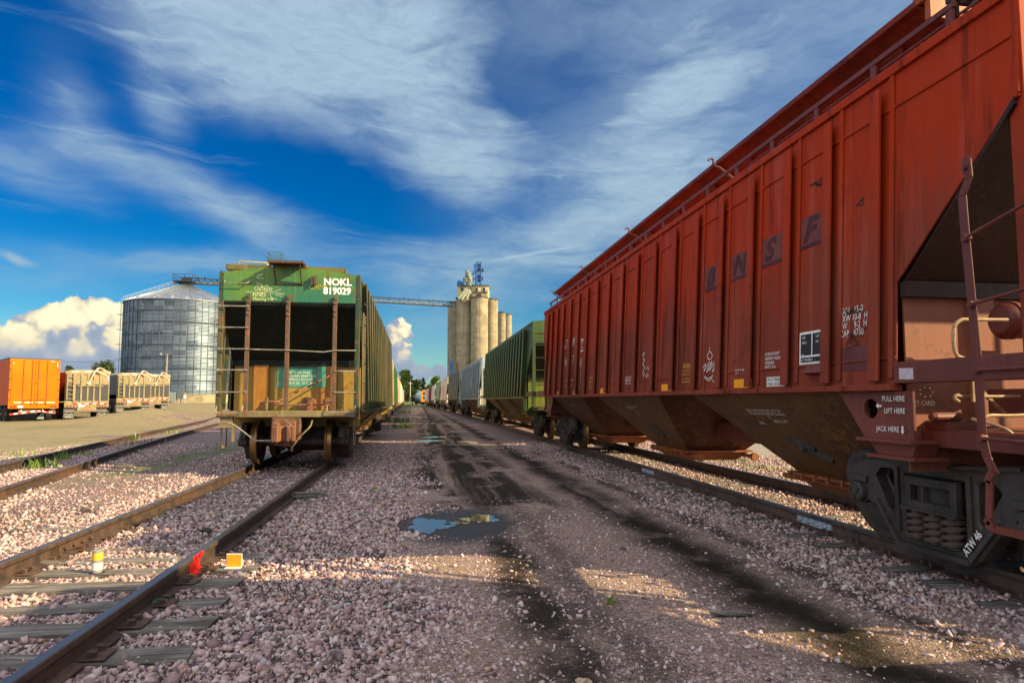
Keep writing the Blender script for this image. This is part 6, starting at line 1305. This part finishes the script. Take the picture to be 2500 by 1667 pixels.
    m = MB(); m.box(-.5, -.12, -.055, -.041, z0-.16, z0-.02); m.build('number_plate', flat('pale blue plate', (.35, .60, .70), .5, var=.2, scale=20), r)
    m = MB(); m.box(-.20, .20, -.02, -.012, z1+.02, z1+.10) ; m.box(-.95, -.5, -.03, -.012, z1+.02, z1+.07); m.build('label_plate', REFW, r)
    m = MB(); m.box(1.10, 1.22, -.035, -.024, z1-.24, z1-.21); m.box(1.19, 1.22, -.035, -.024, z1-.48, z1-.24); m.box(-1.24, -1.21, -.035, -.024, z1-.48, z1-.28); build_each(m, 'corner_tape', REFW, r)
    m = MB(); m.box(-1.1, 1.1, .2, Ln, .85, 1.1); m.build('chassis', BLACK(), r)
    wheels(r, (-1.05, 1.05), (.75, 2.1))
grain_trailer(215, 43.4, .27, 'tan rear hopper trailer beside the orange box trailer, rusty orange side', True)
grain_trailer(329, 53.5, .52, 'tan rear hopper trailer with black side, second tan one from the orange trailer', False)
grain_trailer(379, 59.5, .65, 'tan rear hopper trailer in front of the big bin, half hidden by another', False)

# ------------------------------------------------------------------ poles, signs, boxes
x, y = W2(404, 105); r = empty('lamp_pole', (x, y, 1.0), 0, 'wooden yard light pole in front of the big steel bin', 'lamp pole')
m = MB(); m.tube([(0, 0, -1), (0.15, 0, 8.2)], [.16, .12], 8); m.build('pole', flat('grey pole wood', (.26, .21, .15), .8), r)
m = MB(); m.tube([(.12, 0, 7.9), (-.5, -.1, 8.2), (-.8, -.1, 8.2)], .04, 6); m.lathe([(0, .25), (.25, .2), (.3, -.1), (0, -.15)], 10, 'Z', (-.85, -.1, 8.15)); m.build('lamp_head', flat('dull lamp metal', (.12, .14, .14), .5, .3), r)
x, y = W2(453.5, 115); r = empty('warning_post', (x, y, 1.0), 0, 'slim post with small white and orange plates before the bin foundation', 'sign post')
m = MB(); m.bar((0, 0, -.6), (0, 0, 2.0), .08); m.build('post', flat('grey post', (.3, .3, .28), .6), r); m = MB(); m.box(-.22, .22, -.06, -.04, .9, 1.5); m.build('plate', WHITE(), r); m = MB(); m.box(-.16, .16, -.06, -.04, 1.55, 1.8); m.build('plate', flat('orange plate', (.6, .2, .03), .5), r)
x, y = W2(431, 135); r = empty('electrical_cabinet', (x, y, .9), 0, 'grey electrical cabinets against the foot of the big bin', 'cabinet')
m = MB(); m.box(-1.2, .2, -.5, .3, .5, 2.4); m.build('box', flat('grey green cabinet', (.18, .22, .23), .5), r); m = MB(); m.box(.4, 1.6, -.5, .3, 1.0, 3.2); m.build('box', flat('slate cabinet', (.09, .11, .13), .5), r); m = MB(); m.bar((-1, 0, -.5), (-1, 0, .5), .12); m.bar((1, 0, -.5), (1, 0, 1), .12); m.build('stand', DKF, r)
x, y = W2(1002, 205); r = empty('utility_pole', (x, y, 0), 0, 'thin grey utility pole in front of the tree beyond the left train', 'utility pole'); m = MB(); m.tube([(0, 0, -.5), (0, 0, 7.6)], [.16, .11], 8); m.build('pole', flat('pale pole', (.42, .40, .36), .8), r); m = MB(); m.box(-.7, .7, -.06, .06, 7.0, 7.15); m.build('crossarm', flat('pale pole', (.42, .40, .36), .8), r)
m = MB(); a = Vector((*W2(-60, 95), ZP(862, 95))); b = Vector((*W2(420, 105), 9.0))
pts = [a.lerp(b, k/16)+Vector((0, 0, -1.2*math.sin(math.pi*k/16))) for k in range(17)]; m.tube(pts, .025, 5); tag(m.build('overhead_wire', BLACK()), 'thin overhead wire sagging across the cumulus to the yard light pole', 'wire')

# ------------------------------------------------------------------ trees
def tree(px, zc, top_py, wpx, label, c1, c2, dens=2600, leaf=.42, base=0.0, seed=1, squash=1.0):
    r_ = np.random.default_rng(seed); x, y = W2(px, zc); top = ZP(top_py, zc)-base; rad = wpx*zc/1550/2
    root = empty('tree', (x, y, base), 0, label, 'tree', 'trees round the yard')
    m = MB(); hgt = top*.55; m.tube([(0, 0, -.3), (.1, 0, hgt*.4), (-.1, .1, hgt)], [rad*.10+.08, rad*.07+.06, .08], 8)
    cl = []
    for k in range(22):
        a = r_.uniform(0, 6.28); q = r_.uniform(.25, .95)*rad; z = top*(.16+.78*((k+.5)/22)); q *= max(.3, math.sin(math.pi*min(1, .18+z/top*.80))**.6); cl.append((q*math.cos(a), q*math.sin(a), z, rad*r_.uniform(.28, .48)))
        m.tube([(0, 0, hgt*r_.uniform(.4, .95)), (q*.5*math.cos(a), q*.5*math.sin(a), z*.8), (q*math.cos(a), q*math.sin(a), z)], [.12, .07, .03], 5)
    cl.append((0, 0, top-rad*.35, rad*.4))
    m.build('trunk', flat('bark', (.08, .06, .045), .9), root)
    per = int(dens*1.7)//len(cl); P_, T_ = [], []
    for (cx_, cy_, cz_, cr_) in cl:
        v = r_.normal(size=(per, 3)); v /= np.linalg.norm(v, axis=1)[:, None]; v *= (cr_*r_.uniform(.35, 1.08, (per, 1))); v[:, 2] *= .8*squash; P_.append(v+[cx_, cy_, cz_]); T_.append(np.clip(r_.normal(.5, .25, per), 0, 1))
    P_ = np.concatenate(P_); T_ = np.concatenate(T_); n = len(P_)
    a = r_.normal(size=(n, 3)); a /= np.linalg.norm(a, axis=1)[:, None]; b = np.cross(a, r_.normal(size=(n, 3))); b /= np.linalg.norm(b, axis=1)[:, None]; s = (leaf*r_.uniform(.6, 1.3, n))[:, None]
    vv = np.stack([P_-a*s*.5, P_+b*s*.35, P_+a*s*.5, P_-b*s*.35], 1).reshape(-1, 3)
    me = bpy.data.meshes.new('crown'); me.from_pydata(vv.tolist(), [], np.arange(4*n).reshape(-1, 4).tolist()); at_ = me.attributes.new('tint', 'FLOAT', 'POINT'); at_.data.foreach_set('value', np.repeat(T_, 4).astype('f'))
    me.materials.append(mat_leaf('leaf '+str(c1), c1, c2)); o = bpy.data.objects.new('crown', me); COL.objects.link(o); o.parent = root
DKL = ((.010, .025, .006), (.045, .075, .014)); MDL = ((.022, .050, .008), (.10, .15, .02)); BRL = ((.06, .11, .012), (.20, .26, .03))
tree(258, 140, 883, 72, 'dark round tree rising behind the tan trailers left of the bin', *DKL, leaf=.5, seed=1, base=1)
tree(166, 165, 891, 36, 'small distant tree top between the orange and tan trailers', *DKL, dens=1200, leaf=.5, seed=2, base=1)
tree(984, 225, 902, 54, 'tall green tree at the far end of the left train', *BRL, dens=4500, leaf=.55, seed=3)
tree(1007, 240, 926, 24, 'lower green tree stepping down from the tall one', *MDL, dens=1800, leaf=.55, seed=4)
tree(950, 235, 915, 60, 'green tree mostly behind the far cars of the left train', *MDL, dens=2600, leaf=.6, seed=14)
tree(1024, 300, 925, 34, 'dark blue green tree at the end of the road', *DKL, dens=1800, leaf=.7, seed=5)
tree(1033, 262, 921, 14, 'thin spindly tree rising in the middle of the gap', *DKL, dens=500, leaf=.5, seed=6)
tree(1046, 270, 940, 34, 'low green tree behind the orange locomotive', *MDL, dens=1800, leaf=.6, seed=7)
tree(1063, 275, 917, 42, 'bright green tree above the roofs of the right train', *BRL, dens=2400, leaf=.6, seed=8)
tree(1082, 285, 930, 36, 'bright green shrub tree low beside the elevator foot', *BRL, dens=1600, leaf=.6, seed=9)
tree(1014, 320, 948, 26, 'far low tree closing the road end', *BRL, dens=1000, leaf=.7, seed=10)

# ------------------------------------------------------------------ weeds
def weed(x, y, h, n, label, c1, c2, seed, spread=.12, wide=.012):
    r_ = random.Random(seed); m = MB(); tt = []
    for k in range(n):
        a = r_.uniform(0, 6.28); bx, by = x+r_.gauss(0, spread*.5), y+r_.gauss(0, spread*.5); L_ = h*r_.uniform(.5, 1.1); dx, dy = math.cos(a), math.sin(a); lean = r_.uniform(.1, .6); w = wide*r_.uniform(.6, 1.4)
        p = [(bx+dx*lean*L_*t*t, by+dy*lean*L_*t*t, float(H(x, y))+L_*t*(1-.2*t*lean)) for t in (0, .5, 1)]
        q = [w, w*.8, w*.1]
        m.add([(p[i][0]-dy*q[i]*s, p[i][1]+dx*q[i]*s, p[i][2]) for i in range(3) for s in (-1, 1)], [(0, 1, 3, 2), (2, 3, 5, 4)]); tt += [r_.random()]*6
    o = m.build('weed', mat_leaf('leaf '+str(c1), c1, c2), recalc=False); at_ = o.data.attributes.new('tint', 'FLOAT', 'POINT'); at_.data.foreach_set('value', tt); return tag(o, label, 'weed', 'weeds in the yard')
WG = ((.06, .12, .012), (.20, .30, .04)); WB_ = ((.14, .09, .03), (.26, .20, .07))
def wd(px, py, *a, **k):
    f = 1550; zc = f*1.53/(py-977); xx, yy = W2(px, zc); return weed(xx, yy, *a, **k)
wd(95, 1142, .30, 26, 'leafy green weed between the siding rails, nearest to the left edge', *WG, seed=1, spread=.2, wide=.02)
wd(127, 1138, .24, 26, 'low green weed right beside the leafiest siding weed', *WG, seed=2, spread=.2, wide=.02)
wd(160, 1120, .26, 24, 'green weed against the far rail of the siding', *WG, seed=3, spread=.2, wide=.02)
wd(205, 1108, .16, 30, 'spreading low weed between siding rails further along', *WG, seed=4, spread=.5, wide=.015)
wd(343, 1084, .28, 50, 'dry brown weed clump between the siding rails', *WB_, seed=5, spread=.55, wide=.014)
wd(335, 1072, .3, 16, 'tall thin green weed just behind the dry brown clump', *WG, seed=6, spread=.15, wide=.02)
wd(26, 1112, .2, 40, 'grass tuft on the lot edge behind the siding', *WG, seed=7, spread=.6, wide=.015)
wd(430, 1056, .2, 40, 'bright grass tuft between siding rails near the green car', *WG, seed=8, spread=.7, wide=.02)
for i, (px, py, h, n, sp, lb) in enumerate([(996, 992, .75, 90, 1.5, 'green weed clump at the road edge farthest up'), (988, 1008, .55, 90, 1.1, 'wide green weed clump at the road edge beside the left train'), (976, 1030, .5, 70, .8, 'dark weedy clump at the road edge before the first far puddle'), (981, 1044, .35, 60, .6, 'low dark weed clump nearest at the road edge'), (1046, 980, .6, 110, 3.5, 'bright green grass patch at the end of the right train'), (948, 1027, .2, 30, .3, 'small weed by the wheels of the left train')]):
    wd(px, py, h, n, lb, *(WG if i != 2 else ((.02, .035, .006), (.09, .12, .02))), seed=20+i, spread=sp, wide=.03)
for i, (px, py, lb) in enumerate([(1795, 1124, 'bright grass tuft seen under the red car, beyond the far rail'), (1848, 1142, 'second bright grass tuft under the red car, nearer to its truck'), (1950, 1150, 'small grass tuft behind the near hopper outlet')]): wd(px, py, .11, 90, lb, *WG, seed=40+i, spread=.45, wide=.008)
wd(1483, 1462, .11, 14, 'tiny yellow green seedling standing in the road gravel', *WG, seed=50, spread=.02, wide=.006)
wd(925, 1195, .05, 10, 'flat green sprig lying on the left ballast shoulder', *WG, seed=51, spread=.12, wide=.02)

# ------------------------------------------------------------------ small things on the ballast
def gp(px, py, z=0.0):
    zc = 1550*(1.53-z)/(py-977); return W2(px, zc)
x, y = gp(258, 1393); r = empty('marker_post', (x, y, 0), .2, 'stubby grey marker post with yellow and white bands between the left rails', 'marker post')
m = MB(); m.lathe([(0, -.1), (.042, -.1), (.042, .215), (.036, .222), (0, .222)], 20, 'Z'); m.build('post', paint('grey worn post', (.24, .25, .26), (.16, .16, .16), .6, .3, .2, sscale=8), r, smooth=True)
m = MB(); m.lathe([(.0435, .135), (.0435, .20)], 20, 'Z'); m.build('band', paint('worn yellow band', (.60, .42, .03), (.52, .36, .03), .5, .2, .5, (.25, .25, .24), sscale=14), r, smooth=True); m = MB(); m.lathe([(.0435, .05), (.0435, .115)], 20, 'Z'); m.build('band', paint('worn white band', (.60, .60, .57), (.45, .46, .46), .5, .2, .4, (.25, .25, .25), sscale=14), r, smooth=True)
m = MB(); m.lathe([(0, .03), (.06, .025), (.085, .0), (.09, -.03), (0, -.03)], 14, 'Z'); m.build('base', BLACK(), r, smooth=True)
x, y = gp(585, 1380); r = empty('marker_plate', (x, y, 0.018), -.12, 'upright orange yellow square marker plate with thin white edge on a tie end', 'marker plate')
m = MB(); m.box(-.070, .070, 0, .006, 0, .125); m.build('plate', WHITE(), r); m = MB(); m.box(-.065, .065, -.004, -.0005, .008, .118); m.build('face', flat('orange yellow face', (.72, .31, .012), .45, var=.12, scale=40), r); m = MB(); m.box(-.07, .07, -.05, .0, 0, .006); m.build('foot', WHITE(), r)
def lump(px, py, sx, sy, sz, mat, name, label, cat, seed, rot=0.0, z=0.0):
    r_ = random.Random(seed); bm = bmesh.new(); bmesh.ops.create_icosphere(bm, subdivisions=2, radius=1.0)
    for v in bm.verts: k = 1+r_.uniform(-.25, .25); v.co = Vector((v.co.x*sx*k, v.co.y*sy*k, v.co.z*sz*k))
    me = bpy.data.meshes.new(name); bm.to_mesh(me); bm.free(); me.materials.append(mat); o = bpy.data.objects.new(name, me); COL.objects.link(o); xx, yy = gp(px, py); o.location = (xx, yy, z+sz*.6); o.rotation_euler = (0, 0, rot); return tag(o, label, cat)
def board(px, py, ln, w, h, rot, label, z=.02):
    m = MB(); r_ = random.Random(px); n = 6
    for sgn in (1,):
        rows = [[(-ln/2+ln*i/n, s*w/2*(1 if 0 < i < n else .55)+r_.uniform(-.006, .006), zz*h+r_.uniform(-.004, .004)) for s, zz in ((-1,0),(1,0),(1,1),(-1,1))] for i in range(n+1)]
        fs = [(0,1,2,3), tuple(4*n+q for q in (3,2,1,0))]
        for i in range(n):
            for q in range(4): fs.append((4*i+q, 4*i+4+q, 4*i+4+(q+1) % 4, 4*i+(q+1) % 4))
        m.add([p for rw in rows for p in rw], fs)
    o = m.build('wood_scrap', M_TIE); xx, yy = gp(px, py); o.location = (xx, yy, z); o.rotation_euler = (0, .05, rot); return tag(o, label, 'wood scrap', 'wood scraps on the ballast')
lump(515, 1297, .06, .05, .05, flat('tarry lump', (.022, .016, .012), .5), 'tar_lump', 'dark tarry lump between the rails of the left track', 'lump', 3)
lump(222, 1248, .07, .05, .045, flat('dark slag', (.05, .042, .04), .6), 'slag_lump', 'dark slag lump beside the left track, among sunlit stones', 'lump', 4)
lump(1418, 1655, .045, .035, .035, flat('buff rock', (.40, .30, .20), .8, var=.3, scale=30), 'loose_rock', 'buff rock at the bottom edge of the dirt road', 'rock', 5)
lump(410, 1464, .085, .03, .014, flat('green plastic', (.02, .20, .09), .4), 'plastic_scrap', 'green plastic scrap lying on a tie beside the rail', 'scrap', 6, .5, .03)
lump(1888, 1341, .018, .018, .012, flat('blue plastic', (.03, .07, .45), .4), 'plastic_scrap', 'tiny blue plastic scrap on the ballast below the red car', 'scrap', 7)
board(107, 1372, .46, .05, .03, -.1, 'splintered wood scrap beside the rail joint at the left edge')
board(310, 1137, .42, .07, .05, -.1, 'short wood scrap near the siding rail'); board(760, 1212, .55, .14, .07, .25, 'dark wedge of old tie beside the left track, near the green car')
board(165, 1290, .5, .08, .02, .2, 'flat weathered wood scrap left of the left track, in the sun')
board(1770, 1490, .0 or .3, .06, .015, -.1, 'thin weathered splinter at the edge of the dirt road')
